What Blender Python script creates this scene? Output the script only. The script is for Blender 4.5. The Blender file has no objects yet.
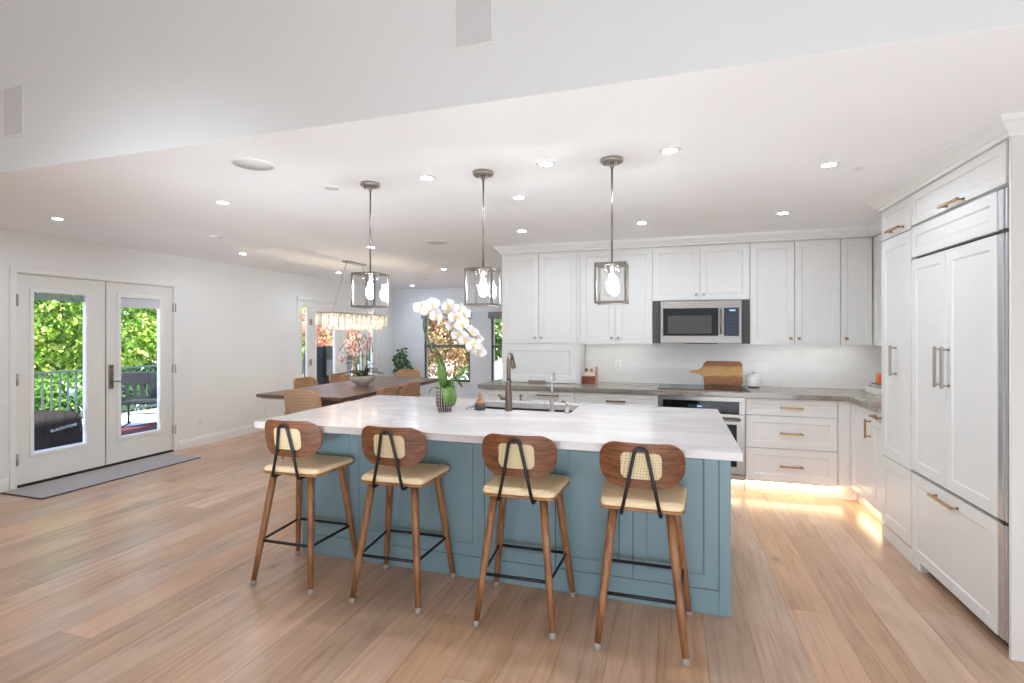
import bpy, bmesh, math, random
from mathutils import Vector, Matrix, Euler

C = bpy.context.scene.collection
SC = bpy.context.scene
PI = math.pi
random.seed(7)

# ------------------------------------------------------------------ camera
cd = bpy.data.cameras.new('camera')
cam = bpy.data.objects.new('camera', cd)
C.objects.link(cam)
cam.location = (0, 0, 1.46)
cam.rotation_euler = (math.radians(90), 0, math.radians(17.5))
cd.sensor_width = 36
cd.lens = 18.0
cd.shift_y = -8.5 / 1024
cd.clip_start = 0.05
cd.clip_end = 200
SC.camera = cam

# ------------------------------------------------------------------ exposure, world, sun, added fill lamps
SC.view_settings.view_transform = 'Standard'
SC.view_settings.look = 'None'
SC.view_settings.gamma = 1
SC.view_settings.use_curve_mapping = False
SC.view_settings.exposure = 0.06
SC.cycles.use_denoising = True
SC.cycles.max_bounces = 12
SC.cycles.diffuse_bounces = 6
SC.cycles.glossy_bounces = 4
SC.cycles.transmission_bounces = 8
SC.cycles.transparent_max_bounces = 16
SC.cycles.sample_clamp_indirect = 6

world = bpy.data.worlds.new('world')
SC.world = world
world.use_nodes = True
wn = world.node_tree
wn.nodes.clear()
wo = wn.nodes.new('ShaderNodeOutputWorld')
wb = wn.nodes.new('ShaderNodeBackground')
ws = wn.nodes.new('ShaderNodeTexSky')
ws.sky_type = 'NISHITA'
ws.sun_disc = False
ws.sun_elevation = math.radians(55)
ws.sun_rotation = math.radians(120)
wb.inputs[1].default_value = 0.7
wn.links.new(ws.outputs[0], wb.inputs[0])
wn.links.new(wb.outputs[0], wo.inputs[0])

sd = bpy.data.lights.new('sun', 'SUN')
sd.energy = 15.0
sd.angle = math.radians(1.0)
sd.color = (1.0, 0.95, 0.86)
sun = bpy.data.objects.new('sun', sd)
C.objects.link(sun)
sun.rotation_euler = Vector((-0.50, 0.45, -0.80)).to_track_quat('-Z', 'Y').to_euler()


def area(name, loc, direction, sx, sy, power, color):
    ld = bpy.data.lights.new(name, 'AREA')
    ld.shape = 'RECTANGLE'
    ld.size, ld.size_y = sx, sy
    ld.energy = power
    ld.color = color
    o = bpy.data.objects.new(name, ld)
    C.objects.link(o)
    o.location = loc
    o.rotation_euler = Vector(direction).to_track_quat('-Z', 'Y').to_euler()
    return o


# added area lamps, unseen behind the camera, filling in for assumed window light
area('fill_area_left', (-3.4, -3.0, 1.25), (0, 1, 0.0), 2.6, 2.3, 22, (0.83, 0.95, 1.07))
area('fill_area_right', (0.9, -3.0, 1.25), (0, 1, 0.0), 2.6, 2.3, 34, (0.83, 0.95, 1.07))


def soft_spot(name, loc, target, power, half_angle, radius, color):
    ld = bpy.data.lights.new(name, 'SPOT')
    ld.energy = power
    ld.spot_size = 2 * math.radians(half_angle)
    ld.spot_blend = 1.0
    ld.shadow_soft_size = radius
    ld.color = color
    o = bpy.data.objects.new(name, ld)
    C.objects.link(o)
    o.location = loc
    o.rotation_euler = (Vector(target) - Vector(loc)).to_track_quat('-Z', 'Y').to_euler()
    return o


# added spot and low area lamp, out of view, to brighten the kitchen ceiling
soft_spot('fill_spot', (-1.2, -0.5, 0.9), (-4.6, 6.4, 2.42), 620, 22, 0.4, (0.83, 0.93, 1.02))
area('ceiling_fill', (0.7, 0.3, 0.35), (0.0, 0.72, 0.69), 3.6, 0.7, 42, (0.83, 0.93, 1.02))

# ------------------------------------------------------------------ materials


def new_mat(name):
    m = bpy.data.materials.new(name)
    m.use_nodes = True
    nt = m.node_tree
    b = nt.nodes.get('Principled BSDF')
    return m, nt, b


def srgb(r, g, b):
    def f(c):
        c /= 255.0
        return c / 12.92 if c <= 0.04045 else ((c + 0.055) / 1.055) ** 2.4
    return (f(r), f(g), f(b), 1)


def node(nt, kind, **kw):
    n = nt.nodes.new(kind)
    for k, v in kw.items():
        setattr(n, k, v)
    return n


def ramp(nt, stops, interp='LINEAR'):
    r = nt.nodes.new('ShaderNodeValToRGB')
    r.color_ramp.interpolation = interp
    els = r.color_ramp.elements
    while len(els) < len(stops):
        els.new(0.5)
    for e, (p, c) in zip(els, stops):
        e.position = p
        e.color = c if len(c) == 4 else (*c, 1)
    return r


def mul(c, k):
    return (c[0] * k, c[1] * k, c[2] * k, 1)


def plain(name, col, rough=0.5, metal=0.0, var=0.03, scale=6.0, stretch=(1, 1, 1), bump=0.0, spec=0.5, coat=0.0):
    """painted / plain surface with a faint procedural mottling"""
    m, nt, b = new_mat(name)
    tc = node(nt, 'ShaderNodeTexCoord')
    mp = node(nt, 'ShaderNodeMapping')
    mp.inputs['Scale'].default_value = stretch
    nz = node(nt, 'ShaderNodeTexNoise')
    nz.inputs['Scale'].default_value = scale
    nz.inputs['Detail'].default_value = 3
    nt.links.new(tc.outputs['Object'], mp.inputs[0])
    nt.links.new(mp.outputs[0], nz.inputs[0])
    r = ramp(nt, [(0.3, mul(col, 1 - var)), (0.7, mul(col, 1 + var))])
    nt.links.new(nz.outputs[0], r.inputs[0])
    nt.links.new(r.outputs[0], b.inputs['Base Color'])
    b.inputs['Roughness'].default_value = rough
    b.inputs['Metallic'].default_value = metal
    b.inputs['Specular IOR Level'].default_value = spec
    b.inputs['Coat Weight'].default_value = coat
    if bump:
        bp = node(nt, 'ShaderNodeBump')
        bp.inputs['Strength'].default_value = bump
        bp.inputs['Distance'].default_value = 0.002
        nt.links.new(nz.outputs[0], bp.inputs['Height'])
        nt.links.new(bp.outputs[0], b.inputs['Normal'])
    return m


def wood(name, dark, mid, light, stretch, rough=0.45, scale=4.0):
    m, nt, b = new_mat(name)
    tc = node(nt, 'ShaderNodeTexCoord')
    mp = node(nt, 'ShaderNodeMapping')
    mp.inputs['Scale'].default_value = stretch
    nz = node(nt, 'ShaderNodeTexNoise')
    nz.inputs['Scale'].default_value = scale
    nz.inputs['Detail'].default_value = 8
    nz.inputs['Roughness'].default_value = 0.65
    nz.inputs['Distortion'].default_value = 0.6
    nt.links.new(tc.outputs['Object'], mp.inputs[0])
    nt.links.new(mp.outputs[0], nz.inputs[0])
    r = ramp(nt, [(0.32, dark), (0.5, mid), (0.68, light)])
    nt.links.new(nz.outputs[0], r.inputs[0])
    nt.links.new(r.outputs[0], b.inputs['Base Color'])
    b.inputs['Roughness'].default_value = rough
    bp = node(nt, 'ShaderNodeBump')
    bp.inputs['Strength'].default_value = 0.15
    bp.inputs['Distance'].default_value = 0.001
    nt.links.new(nz.outputs[0], bp.inputs['Height'])
    nt.links.new(bp.outputs[0], b.inputs['Normal'])
    return m


def emit(name, col, strength):
    m = bpy.data.materials.new(name)
    m.use_nodes = True
    nt = m.node_tree
    nt.nodes.clear()
    o = node(nt, 'ShaderNodeOutputMaterial')
    e = node(nt, 'ShaderNodeEmission')
    e.inputs[0].default_value = col
    e.inputs[1].default_value = strength
    nt.links.new(e.outputs[0], o.inputs[0])
    return m


def facing_fac(nt, base, gain, power=4.0):
    """reflection share that grows towards grazing angles, the same from both sides of a thin pane"""
    lw = node(nt, 'ShaderNodeLayerWeight')
    lw.inputs[0].default_value = 0.5
    p = node(nt, 'ShaderNodeMath', operation='POWER')
    p.inputs[1].default_value = power
    nt.links.new(lw.outputs['Facing'], p.inputs[0])
    ma = node(nt, 'ShaderNodeMath', operation='MULTIPLY_ADD')
    ma.inputs[1].default_value = gain
    ma.inputs[2].default_value = base
    nt.links.new(p.outputs[0], ma.inputs[0])
    return ma.outputs[0]


def thin_glass(name, tint=(1, 1, 1, 1), base=0.025, gain=0.5, rough=0.0):
    m = bpy.data.materials.new(name)
    m.use_nodes = True
    nt = m.node_tree
    nt.nodes.clear()
    o = node(nt, 'ShaderNodeOutputMaterial')
    t = node(nt, 'ShaderNodeBsdfTransparent')
    t.inputs[0].default_value = tint
    g = node(nt, 'ShaderNodeBsdfGlossy')
    g.inputs['Roughness'].default_value = rough
    mx = node(nt, 'ShaderNodeMixShader')
    nt.links.new(facing_fac(nt, base, gain), mx.inputs[0])
    nt.links.new(t.outputs[0], mx.inputs[1])
    nt.links.new(g.outputs[0], mx.inputs[2])
    nt.links.new(mx.outputs[0], o.inputs[0])
    return m


def floor_material():
    m, nt, b = new_mat('oak_planks')
    L = nt.links
    tc = node(nt, 'ShaderNodeTexCoord')
    sx = node(nt, 'ShaderNodeSeparateXYZ')
    L.new(tc.outputs['Object'], sx.inputs[0])

    def math_(op, a, bb=None):
        n = node(nt, 'ShaderNodeMath', operation=op)
        for i, v in enumerate((a, bb)):
            if v is None:
                continue
            if isinstance(v, (int, float)):
                n.inputs[i].default_value = v
            else:
                L.new(v, n.inputs[i])
        return n.outputs[0]
    W, LEN = 0.215, 2.1
    xs = math_('DIVIDE', math_('ADD', sx.outputs[0], 0.07), W)
    xi = math_('FLOOR', xs)
    xf = math_('FRACT', xs)
    wn1 = node(nt, 'ShaderNodeTexWhiteNoise', noise_dimensions='1D')
    L.new(xi, wn1.inputs['W'])
    ys = math_('ADD', math_('DIVIDE', sx.outputs[1], LEN), math_('MULTIPLY', wn1.outputs[0], 7.0))
    yi = math_('FLOOR', ys)
    yf = math_('FRACT', ys)
    cm = node(nt, 'ShaderNodeCombineXYZ')
    L.new(xi, cm.inputs[0])
    L.new(yi, cm.inputs[1])
    wn2 = node(nt, 'ShaderNodeTexWhiteNoise', noise_dimensions='3D')
    L.new(cm.outputs[0], wn2.inputs[0])
    # grain, shifted per plank
    cg = node(nt, 'ShaderNodeCombineXYZ')
    L.new(math_('MULTIPLY', sx.outputs[0], 15.0), cg.inputs[0])
    L.new(math_('MULTIPLY', sx.outputs[1], 0.9), cg.inputs[1])
    L.new(math_('MULTIPLY', wn2.outputs[0], 40.0), cg.inputs[2])
    nz = node(nt, 'ShaderNodeTexNoise')
    nz.inputs['Scale'].default_value = 1.6
    nz.inputs['Detail'].default_value = 9
    nz.inputs['Roughness'].default_value = 0.62
    nz.inputs['Distortion'].default_value = 1.1
    L.new(cg.outputs[0], nz.inputs[0])
    r = ramp(nt, [(0.25, srgb(164, 126, 98)), (0.44, srgb(197, 160, 131)), (0.62, srgb(208, 173, 146)), (0.8, srgb(219, 189, 165))])
    L.new(nz.outputs[0], r.inputs[0])
    # plank to plank tone
    hsv = node(nt, 'ShaderNodeHueSaturation')
    L.new(r.outputs[0], hsv.inputs['Color'])
    L.new(math_('ADD', math_('MULTIPLY', wn2.outputs[0], 0.28), 0.86), hsv.inputs['Value'])
    sp = node(nt, 'ShaderNodeSeparateColor')
    L.new(wn2.outputs[1], sp.inputs[0])
    L.new(math_('ADD', math_('MULTIPLY', sp.outputs[1], 0.25), 0.86), hsv.inputs['Saturation'])
    # knots
    ck = node(nt, 'ShaderNodeCombineXYZ')
    L.new(math_('MULTIPLY', sx.outputs[0], 4.2), ck.inputs[0])
    L.new(math_('MULTIPLY', sx.outputs[1], 1.7), ck.inputs[1])
    vo = node(nt, 'ShaderNodeTexVoronoi')
    vo.inputs['Scale'].default_value = 1.0
    L.new(ck.outputs[0], vo.inputs[0])
    kr = ramp(nt, [(0.025, (0.36, 0.29, 0.25)), (0.07, (0.78, 0.73, 0.70)), (0.2, (1, 1, 1))])
    L.new(vo.outputs[0], kr.inputs[0])
    mx = node(nt, 'ShaderNodeMix', data_type='RGBA', blend_type='MULTIPLY')
    mx.inputs[0].default_value = 0.75
    # broad cloudy stain so that boards are not flat in tone
    nb = node(nt, 'ShaderNodeTexNoise')
    nb.inputs['Scale'].default_value = 2.6
    nb.inputs['Detail'].default_value = 4
    cb = node(nt, 'ShaderNodeCombineXYZ')
    L.new(math_('MULTIPLY', sx.outputs[0], 2.2), cb.inputs[0])
    L.new(sx.outputs[1], cb.inputs[1])
    L.new(math_('MULTIPLY', wn2.outputs[0], 25.0), cb.inputs[2])
    L.new(cb.outputs[0], nb.inputs[0])
    br_ = ramp(nt, [(0.3, (0.86, 0.83, 0.80)), (0.55, (1.02, 1.0, 0.98)), (0.75, (1.07, 1.06, 1.08))])
    L.new(nb.outputs[0], br_.inputs[0])
    mb_ = node(nt, 'ShaderNodeMix', data_type='RGBA', blend_type='MULTIPLY')
    mb_.inputs[0].default_value = 1.0
    L.new(hsv.outputs[0], mb_.inputs[6])
    L.new(br_.outputs[0], mb_.inputs[7])
    L.new(mb_.outputs[2], mx.inputs[6])
    L.new(kr.outputs[0], mx.inputs[7])
    # seams
    ex = math_('MINIMUM', xf, math_('SUBTRACT', 1.0, xf))
    ey = math_('MULTIPLY', math_('MINIMUM', yf, math_('SUBTRACT', 1.0, yf)), LEN / W)
    e = math_('MINIMUM', ex, ey)
    sr = ramp(nt, [(0.004, (0.74, 0.69, 0.66)), (0.016, (1, 1, 1))])
    L.new(e, sr.inputs[0])
    mx2 = node(nt, 'ShaderNodeMix', data_type='RGBA', blend_type='MULTIPLY')
    mx2.inputs[0].default_value = 1.0
    L.new(mx.outputs[2], mx2.inputs[6])
    L.new(sr.outputs[0], mx2.inputs[7])
    L.new(mx2.outputs[2], b.inputs['Base Color'])
    b.inputs['Roughness'].default_value = 0.28
    b.inputs['Specular IOR Level'].default_value = 0.5
    bp = node(nt, 'ShaderNodeBump')
    bp.inputs['Strength'].default_value = 0.25
    bp.inputs['Distance'].default_value = 0.002
    L.new(math_('ADD', math_('MULTIPLY', nz.outputs[0], 0.35), sr.outputs[0]), bp.inputs['Height'])
    L.new(bp.outputs[0], b.inputs['Normal'])
    return m


def tile_material(axis):
    """glossy white subway tile; axis = world axis the courses run along"""
    m, nt, b = new_mat('subway_tile_' + axis)
    L = nt.links
    tc = node(nt, 'ShaderNodeTexCoord')
    sx = node(nt, 'ShaderNodeSeparateXYZ')
    L.new(tc.outputs['Object'], sx.inputs[0])
    cm = node(nt, 'ShaderNodeCombineXYZ')
    L.new(sx.outputs[0 if axis == 'x' else 1], cm.inputs[0])
    L.new(sx.outputs[2], cm.inputs[1])
    br = node(nt, 'ShaderNodeTexBrick')
    br.inputs['Color1'].default_value = srgb(238, 237, 234)
    br.inputs['Color2'].default_value = srgb(232, 231, 228)
    br.inputs['Mortar'].default_value = srgb(224, 222, 219)
    br.inputs['Scale'].default_value = 1
    br.inputs['Brick Width'].default_value = 0.25
    br.inputs['Row Height'].default_value = 0.072
    br.inputs['Mortar Size'].default_value = 0.0012
    br.inputs['Mortar Smooth'].default_value = 0.3
    L.new(cm.outputs[0], br.inputs[0])
    L.new(br.outputs[0], b.inputs['Base Color'])
    nz = node(nt, 'ShaderNodeTexNoise')
    nz.inputs['Scale'].default_value = 9
    L.new(cm.outputs[0], nz.inputs[0])
    ad = node(nt, 'ShaderNodeMath', operation='MULTIPLY_ADD')
    ad.inputs[1].default_value = -0.7
    L.new(br.outputs[1], ad.inputs[0])
    L.new(nz.outputs[0], ad.inputs[2])
    bp = node(nt, 'ShaderNodeBump')
    bp.inputs['Strength'].default_value = 0.35
    bp.inputs['Distance'].default_value = 0.004
    L.new(ad.outputs[0], bp.inputs['Height'])
    L.new(bp.outputs[0], b.inputs['Normal'])
    b.inputs['Roughness'].default_value = 0.12
    return m


def stone(name, base, vein, rough, scale, stretch=(1, 1, 1), width=0.04):
    m, nt, b = new_mat(name)
    L = nt.links
    tc = node(nt, 'ShaderNodeTexCoord')
    mp = node(nt, 'ShaderNodeMapping')
    mp.inputs['Scale'].default_value = stretch
    L.new(tc.outputs['Object'], mp.inputs[0])
    nz = node(nt, 'ShaderNodeTexNoise')
    nz.inputs['Scale'].default_value = scale
    nz.inputs['Detail'].default_value = 7
    nz.inputs['Distortion'].default_value = 1.4
    L.new(mp.outputs[0], nz.inputs[0])
    r = ramp(nt, [(0.5 - width * 2, base), (0.5, vein), (0.5 + width * 2, base)])
    L.new(nz.outputs[0], r.inputs[0])
    L.new(r.outputs[0], b.inputs['Base Color'])
    b.inputs['Roughness'].default_value = rough
    return m


def cane_material(name, straw, hole, size):
    """woven open cane: straw-coloured lattice, darker gaps"""
    m, nt, b = new_mat(name)
    L = nt.links
    tc = node(nt, 'ShaderNodeTexCoord')
    sx = node(nt, 'ShaderNodeSeparateXYZ')
    L.new(tc.outputs['Object'], sx.inputs[0])

    def wave(sock):
        a = node(nt, 'ShaderNodeMath', operation='MULTIPLY')
        a.inputs[1].default_value = 2 * PI / size
        L.new(sock, a.inputs[0])
        s = node(nt, 'ShaderNodeMath', operation='SINE')
        L.new(a.outputs[0], s.inputs[0])
        return s.outputs[0]
    xy = node(nt, 'ShaderNodeMath', operation='ADD')
    L.new(sx.outputs[0], xy.inputs[0])
    L.new(sx.outputs[1], xy.inputs[1])
    mn = node(nt, 'ShaderNodeMath', operation='MINIMUM')
    L.new(wave(xy.outputs[0]), mn.inputs[0])
    L.new(wave(sx.outputs[2]), mn.inputs[1])
    r = ramp(nt, [(0.35, straw), (0.6, hole)])
    L.new(mn.outputs[0], r.inputs[0])
    L.new(r.outputs[0], b.inputs['Base Color'])
    b.inputs['Roughness'].default_value = 0.6
    return m


def leaf_material(name, tones, trans=0.35):
    """foliage: colour varies leaf by leaf"""
    m = bpy.data.materials.new(name)
    m.use_nodes = True
    nt = m.node_tree
    nt.nodes.clear()
    L = nt.links
    o = node(nt, 'ShaderNodeOutputMaterial')
    g = node(nt, 'ShaderNodeNewGeometry')
    r = ramp(nt, [(i / (len(tones) - 1), c) for i, c in enumerate(tones)])
    L.new(g.outputs['Random Per Island'], r.inputs[0])
    d = node(nt, 'ShaderNodeBsdfDiffuse')
    t = node(nt, 'ShaderNodeBsdfTranslucent')
    mx = node(nt, 'ShaderNodeMixShader')
    mx.inputs[0].default_value = trans
    L.new(r.outputs[0], d.inputs[0])
    L.new(r.outputs[0], t.inputs[0])
    L.new(d.outputs[0], mx.inputs[1])
    L.new(t.outputs[0], mx.inputs[2])
    L.new(mx.outputs[0], o.inputs[0])
    return m


def petal_material(name, rim, heart, radius):
    m, nt, b = new_mat(name)
    L = nt.links
    tc = node(nt, 'ShaderNodeTexCoord')
    ln = node(nt, 'ShaderNodeVectorMath', operation='LENGTH')
    L.new(tc.outputs['Object'], ln.inputs[0])
    r = ramp(nt, [(radius * 0.12, heart), (radius * 0.55, rim)])
    L.new(ln.outputs['Value'], r.inputs[0])
    L.new(r.outputs[0], b.inputs['Base Color'])
    b.inputs['Roughness'].default_value = 0.5
    b.inputs['Subsurface Weight'].default_value = 0.0
    return m


def striped_pot():
    m, nt, b = new_mat('striped_ceramic')
    L = nt.links
    tc = node(nt, 'ShaderNodeTexCoord')
    sx = node(nt, 'ShaderNodeSeparateXYZ')
    L.new(tc.outputs['Object'], sx.inputs[0])
    at = node(nt, 'ShaderNodeMath', operation='ARCTAN2')
    L.new(sx.outputs[1], at.inputs[0])
    L.new(sx.outputs[0], at.inputs[1])
    a = node(nt, 'ShaderNodeMath', operation='MULTIPLY')
    a.inputs[1].default_value = 20
    L.new(at.outputs[0], a.inputs[0])
    s = node(nt, 'ShaderNodeMath', operation='SINE')
    L.new(a.outputs[0], s.inputs[0])
    z = node(nt, 'ShaderNodeMath', operation='MULTIPLY')
    z.inputs[1].default_value = 260
    L.new(sx.outputs[2], z.inputs[0])
    zs = node(nt, 'ShaderNodeMath', operation='SINE')
    L.new(z.outputs[0], zs.inputs[0])
    ad = node(nt, 'ShaderNodeMath', operation='MULTIPLY_ADD')
    ad.inputs[1].default_value = 0.25
    L.new(zs.outputs[0], ad.inputs[0])
    L.new(s.outputs[0], ad.inputs[2])
    r = ramp(nt, [(0.62, srgb(62, 58, 55)), (0.74, srgb(225, 215, 200))])
    L.new(ad.outputs[0], r.inputs[0])
    L.new(r.outputs[0], b.inputs['Base Color'])
    b.inputs['Roughness'].default_value = 0.55
    return m


def board_material():
    """acacia board: dark heartwood with one pale sapwood band"""
    m, nt, b = new_mat('acacia_board')
    L = nt.links
    tc = node(nt, 'ShaderNodeTexCoord')
    sx = node(nt, 'ShaderNodeSeparateXYZ')
    L.new(tc.outputs['Object'], sx.inputs[0])
    mp = node(nt, 'ShaderNodeMapping')
    mp.inputs['Scale'].default_value = (3, 3, 22)
    L.new(tc.outputs['Object'], mp.inputs[0])
    nz = node(nt, 'ShaderNodeTexNoise')
    nz.inputs['Scale'].default_value = 2.2
    nz.inputs['Detail'].default_value = 6
    L.new(mp.outputs[0], nz.inputs[0])
    w = node(nt, 'ShaderNodeMath', operation='MULTIPLY_ADD')
    w.inputs[1].default_value = 0.05
    L.new(nz.outputs[0], w.inputs[0])
    L.new(sx.outputs[2], w.inputs[2])
    r = ramp(nt, [(0.0, srgb(150, 96, 54)), (0.105, srgb(186, 124, 72)), (0.125, srgb(232, 184, 118)), (0.205, srgb(222, 164, 92)), (0.225, srgb(164, 104, 56))])
    L.new(w.outputs[0], r.inputs[0])
    r2 = ramp(nt, [(0.3, (0.7, 0.68, 0.66)), (0.7, (1.1, 1.1, 1.1))])
    L.new(nz.outputs[0], r2.inputs[0])
    mx = node(nt, 'ShaderNodeMix', data_type='RGBA', blend_type='MULTIPLY')
    mx.inputs[0].default_value = 0.8
    L.new(r.outputs[0], mx.inputs[6])
    L.new(r2.outputs[0], mx.inputs[7])
    L.new(mx.outputs[2], b.inputs['Base Color'])
    b.inputs['Roughness'].default_value = 0.4
    return m


M = {}
M['wall'] = plain('wall_paint', srgb(238, 237, 234), 0.75, var=0.006, scale=1.5)
M['ceiling'] = plain('ceiling_paint', srgb(250, 250, 250), 0.8, var=0.006, scale=1.5)
M['header'] = plain('header_paint', srgb(238, 238, 237), 0.8, var=0.006, scale=1.5)
M['far_wall'] = plain('dining_wall_paint', srgb(238, 241, 246), 0.75, var=0.006, scale=1.5)
M['trim'] = plain('trim_paint', srgb(240, 239, 236), 0.4, var=0.006)
M['door'] = plain('door_paint', srgb(238, 235, 229), 0.4, var=0.006)
M['cab'] = plain('cabinet_paint', srgb(229, 226, 222), 0.38, var=0.008)
M['blue'] = plain('blue_cabinet_paint', srgb(130, 157, 166), 0.4, var=0.015)
M['floor'] = floor_material()
M['quartz'] = stone('white_quartz', srgb(216, 208, 206), srgb(203, 194, 191), 0.16, 1.3, (0.7, 2.2, 1), 0.05)
M['stone'] = stone('grey_brown_quartzite', srgb(172, 162, 152), srgb(128, 117, 107), 0.2, 2.0, (0.8, 3.0, 3.0), 0.09)
M['tile_x'] = tile_material('x')
M['tile_y'] = tile_material('y')
M['walnut'] = wood('walnut_veneer', srgb(80, 44, 24), srgb(122, 74, 44), srgb(152, 100, 64), (1.2, 6, 16), 0.42, 3.0)
M['leg_wood'] = wood('walnut_leg', srgb(106, 66, 38), srgb(148, 100, 62), srgb(174, 128, 88), (14, 14, 1.2), 0.45, 3.0)
M['shell'] = wood('seat_shell_ply', srgb(120, 80, 44), srgb(164, 116, 70), srgb(186, 140, 92), (2, 12, 6), 0.45, 3.0)
M['cream'] = plain('cream_upholstery', srgb(255, 227, 184), 0.65, var=0.03, scale=60, bump=0.1)
M['cane'] = cane_material('woven_cane', srgb(232, 210, 170), srgb(150, 116, 76), 0.0135)
M['rattan'] = cane_material('rattan_weave', srgb(172, 136, 106), srgb(96, 70, 52), 0.034)
M['rattan_frame'] = wood('rattan_frame', srgb(150, 100, 60), srgb(190, 136, 88), srgb(212, 160, 110), (8, 8, 2), 0.5, 3)
M['black'] = plain('black_metal', srgb(26, 26, 27), 0.42, var=0.1)
M['glide'] = plain('clear_grey_foot', srgb(170, 160, 152), 0.35, var=0.05)
M['nickel'] = plain('brushed_nickel', srgb(178, 172, 164), 0.3, 1.0, var=0.05, scale=40, stretch=(1, 1, 6))
M['lantern'] = plain('antique_nickel', srgb(148, 140, 132), 0.32, 1.0, var=0.08, scale=30)
M['steel'] = plain('stainless_steel', srgb(156, 150, 145), 0.32, 1.0, var=0.03, scale=20, stretch=(0.3, 1, 14))
M['sink_steel'] = plain('sink_steel', srgb(96, 86, 78), 0.42, 1.0, var=0.05, scale=30)
M['aluminium'] = plain('pale_aluminium', srgb(214, 214, 216), 0.42, 1.0, var=0.03, scale=20)
M['chrome'] = plain('chrome', srgb(225, 225, 226), 0.1, 1.0, var=0.02)
M['brass'] = plain('champagne_brass', srgb(170, 138, 100), 0.34, 1.0, var=0.05, scale=30)
M['gunmetal'] = plain('faucet_bronze_nickel', srgb(140, 128, 116), 0.28, 1.0, var=0.05, scale=30)
M['dark'] = plain('dark_grey_panel', srgb(72, 71, 70), 0.5, var=0.04)
M['blackglass'] = plain('black_glass', srgb(18, 18, 19), 0.08, var=0.05, spec=0.22)
M['window_glass_dark'] = plain('oven_window', srgb(74, 70, 67), 0.15, var=0.08, scale=3, spec=0.25)
M['blueblack'] = plain('control_panel_glass', srgb(50, 60, 74), 0.15, var=0.06, spec=0.25)
M['display'] = emit('lit_display', srgb(170, 200, 255), 1.2)
M['glass'] = thin_glass('window_glass')
M['lampglass'] = thin_glass('lamp_glass', (0.985, 0.985, 0.985, 1), 0.02, 0.35)
M['bulb'] = emit('warm_bulb', (0.90, 0.95, 0.96, 1), 200)
M['downlight'] = emit('downlight_lens', (0.81, 0.95, 1.10, 1), 410)
M['led'] = emit('under_cabinet_led', (0.92, 0.93, 0.95, 1), 24)
M['led_warm'] = emit('toe_kick_led', (1.0, 0.78, 0.50, 1), 23)
M['chand_bulb'] = emit('chandelier_bulb', (1.0, 0.84, 0.60, 1), 170)
M['vent'] = plain('speaker_grille', srgb(222, 220, 219), 0.7, var=0.05, scale=300)
M['plate'] = plain('switch_plate', srgb(236, 235, 232), 0.35, var=0.005)
M['slot'] = plain('dark_slot', srgb(30, 28, 27), 0.7, var=0.05)
M['mat_rug'] = plain('grey_door_mat', srgb(172, 164, 160), 0.85, var=0.18, scale=120, bump=0.4)
M['mat_edge'] = plain('dark_mat_edge', srgb(70, 64, 60), 0.8, var=0.06)
M['board'] = board_material()
M['ceramic'] = plain('white_ceramic', srgb(236, 234, 230), 0.3, var=0.01)
M['bowl'] = plain('grey_stone_bowl', srgb(186, 172, 162), 0.55, var=0.10, scale=14)
M['terracotta'] = wood('reddish_wood', srgb(92, 44, 26), srgb(128, 66, 40), srgb(150, 86, 56), (2, 4, 12), 0.45, 3)
M['lightwood'] = wood('light_brown_wood', srgb(150, 96, 66), srgb(190, 134, 100), srgb(206, 156, 122), (4, 4, 12), 0.45, 3)
M['paper'] = plain('cream_paper', srgb(232, 222, 206), 0.8, var=0.04, scale=30)
M['orange'] = plain('orange_candle', srgb(222, 112, 52), 0.5, var=0.06)
M['notebook'] = plain('dark_notebook', srgb(96, 88, 86), 0.55, var=0.08)
M['table'] = wood('dark_walnut_table', srgb(72, 50, 40), srgb(102, 75, 60), srgb(124, 96, 80), (12, 1.2, 6), 0.3, 3)
M['stem'] = plain('green_stem', srgb(72, 84, 50), 0.5, var=0.15, scale=20)
M['orchid_leaf'] = plain('orchid_leaf_green', srgb(84, 116, 44), 0.4, var=0.22, scale=9)
M['dark_leaf'] = plain('dark_orchid_leaf', srgb(70, 84, 52), 0.45, var=0.2, scale=9)
M['petal'] = petal_material('white_petal', srgb(206, 201, 200), srgb(210, 184, 124), 0.055)
M['lip'] = plain('yellow_orchid_lip', srgb(232, 186, 84), 0.5, var=0.15, scale=60)
M['pink_petal'] = petal_material('blush_petal', srgb(228, 210, 202), srgb(198, 126, 108), 0.055)
M['pink_lip'] = plain('magenta_orchid_lip', srgb(178, 92, 84), 0.5, var=0.15, scale=60)
M['pot'] = striped_pot()
M['soil'] = plain('potting_bark', srgb(92, 66, 46), 0.9, var=0.3, scale=60, bump=0.6)
M['crystal'] = None
M['frame_dark'] = plain('dark_window_frame', srgb(96, 96, 92), 0.4, var=0.05)
M['shade'] = plain('grey_roman_shade', srgb(150, 150, 158), 0.85, var=0.25, scale=30)
M['blind'] = plain('pale_blind', srgb(222, 224, 228), 0.6, var=0.03, scale=80, stretch=(1, 1, 8))
M['blind_grey'] = plain('grey_blue_blind', srgb(136, 148, 166), 0.6, var=0.12, scale=40, stretch=(1, 1, 8))
M['cover'] = plain('black_grill_cover', srgb(38, 36, 36), 0.8, var=0.25, scale=5, bump=0.6, spec=0.15)
M['letter'] = plain('white_print', srgb(215, 215, 218), 0.6, var=0.02)
M['deck'] = plain('grey_deck_boards', srgb(196, 200, 206), 0.7, var=0.08, scale=5, stretch=(8, 0.5, 1))
M['rail'] = plain('dark_rail_paint', srgb(58, 68, 72), 0.5, var=0.06)
M['patio_metal'] = plain('dark_patio_chair', srgb(38, 40, 44), 0.5, var=0.1)
M['rug_red'] = plain('maroon_outdoor_rug', srgb(92, 42, 54), 0.9, var=0.2, scale=40)
M['eave'] = plain('brown_eave', srgb(104, 74, 56), 0.7, var=0.1)
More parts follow.
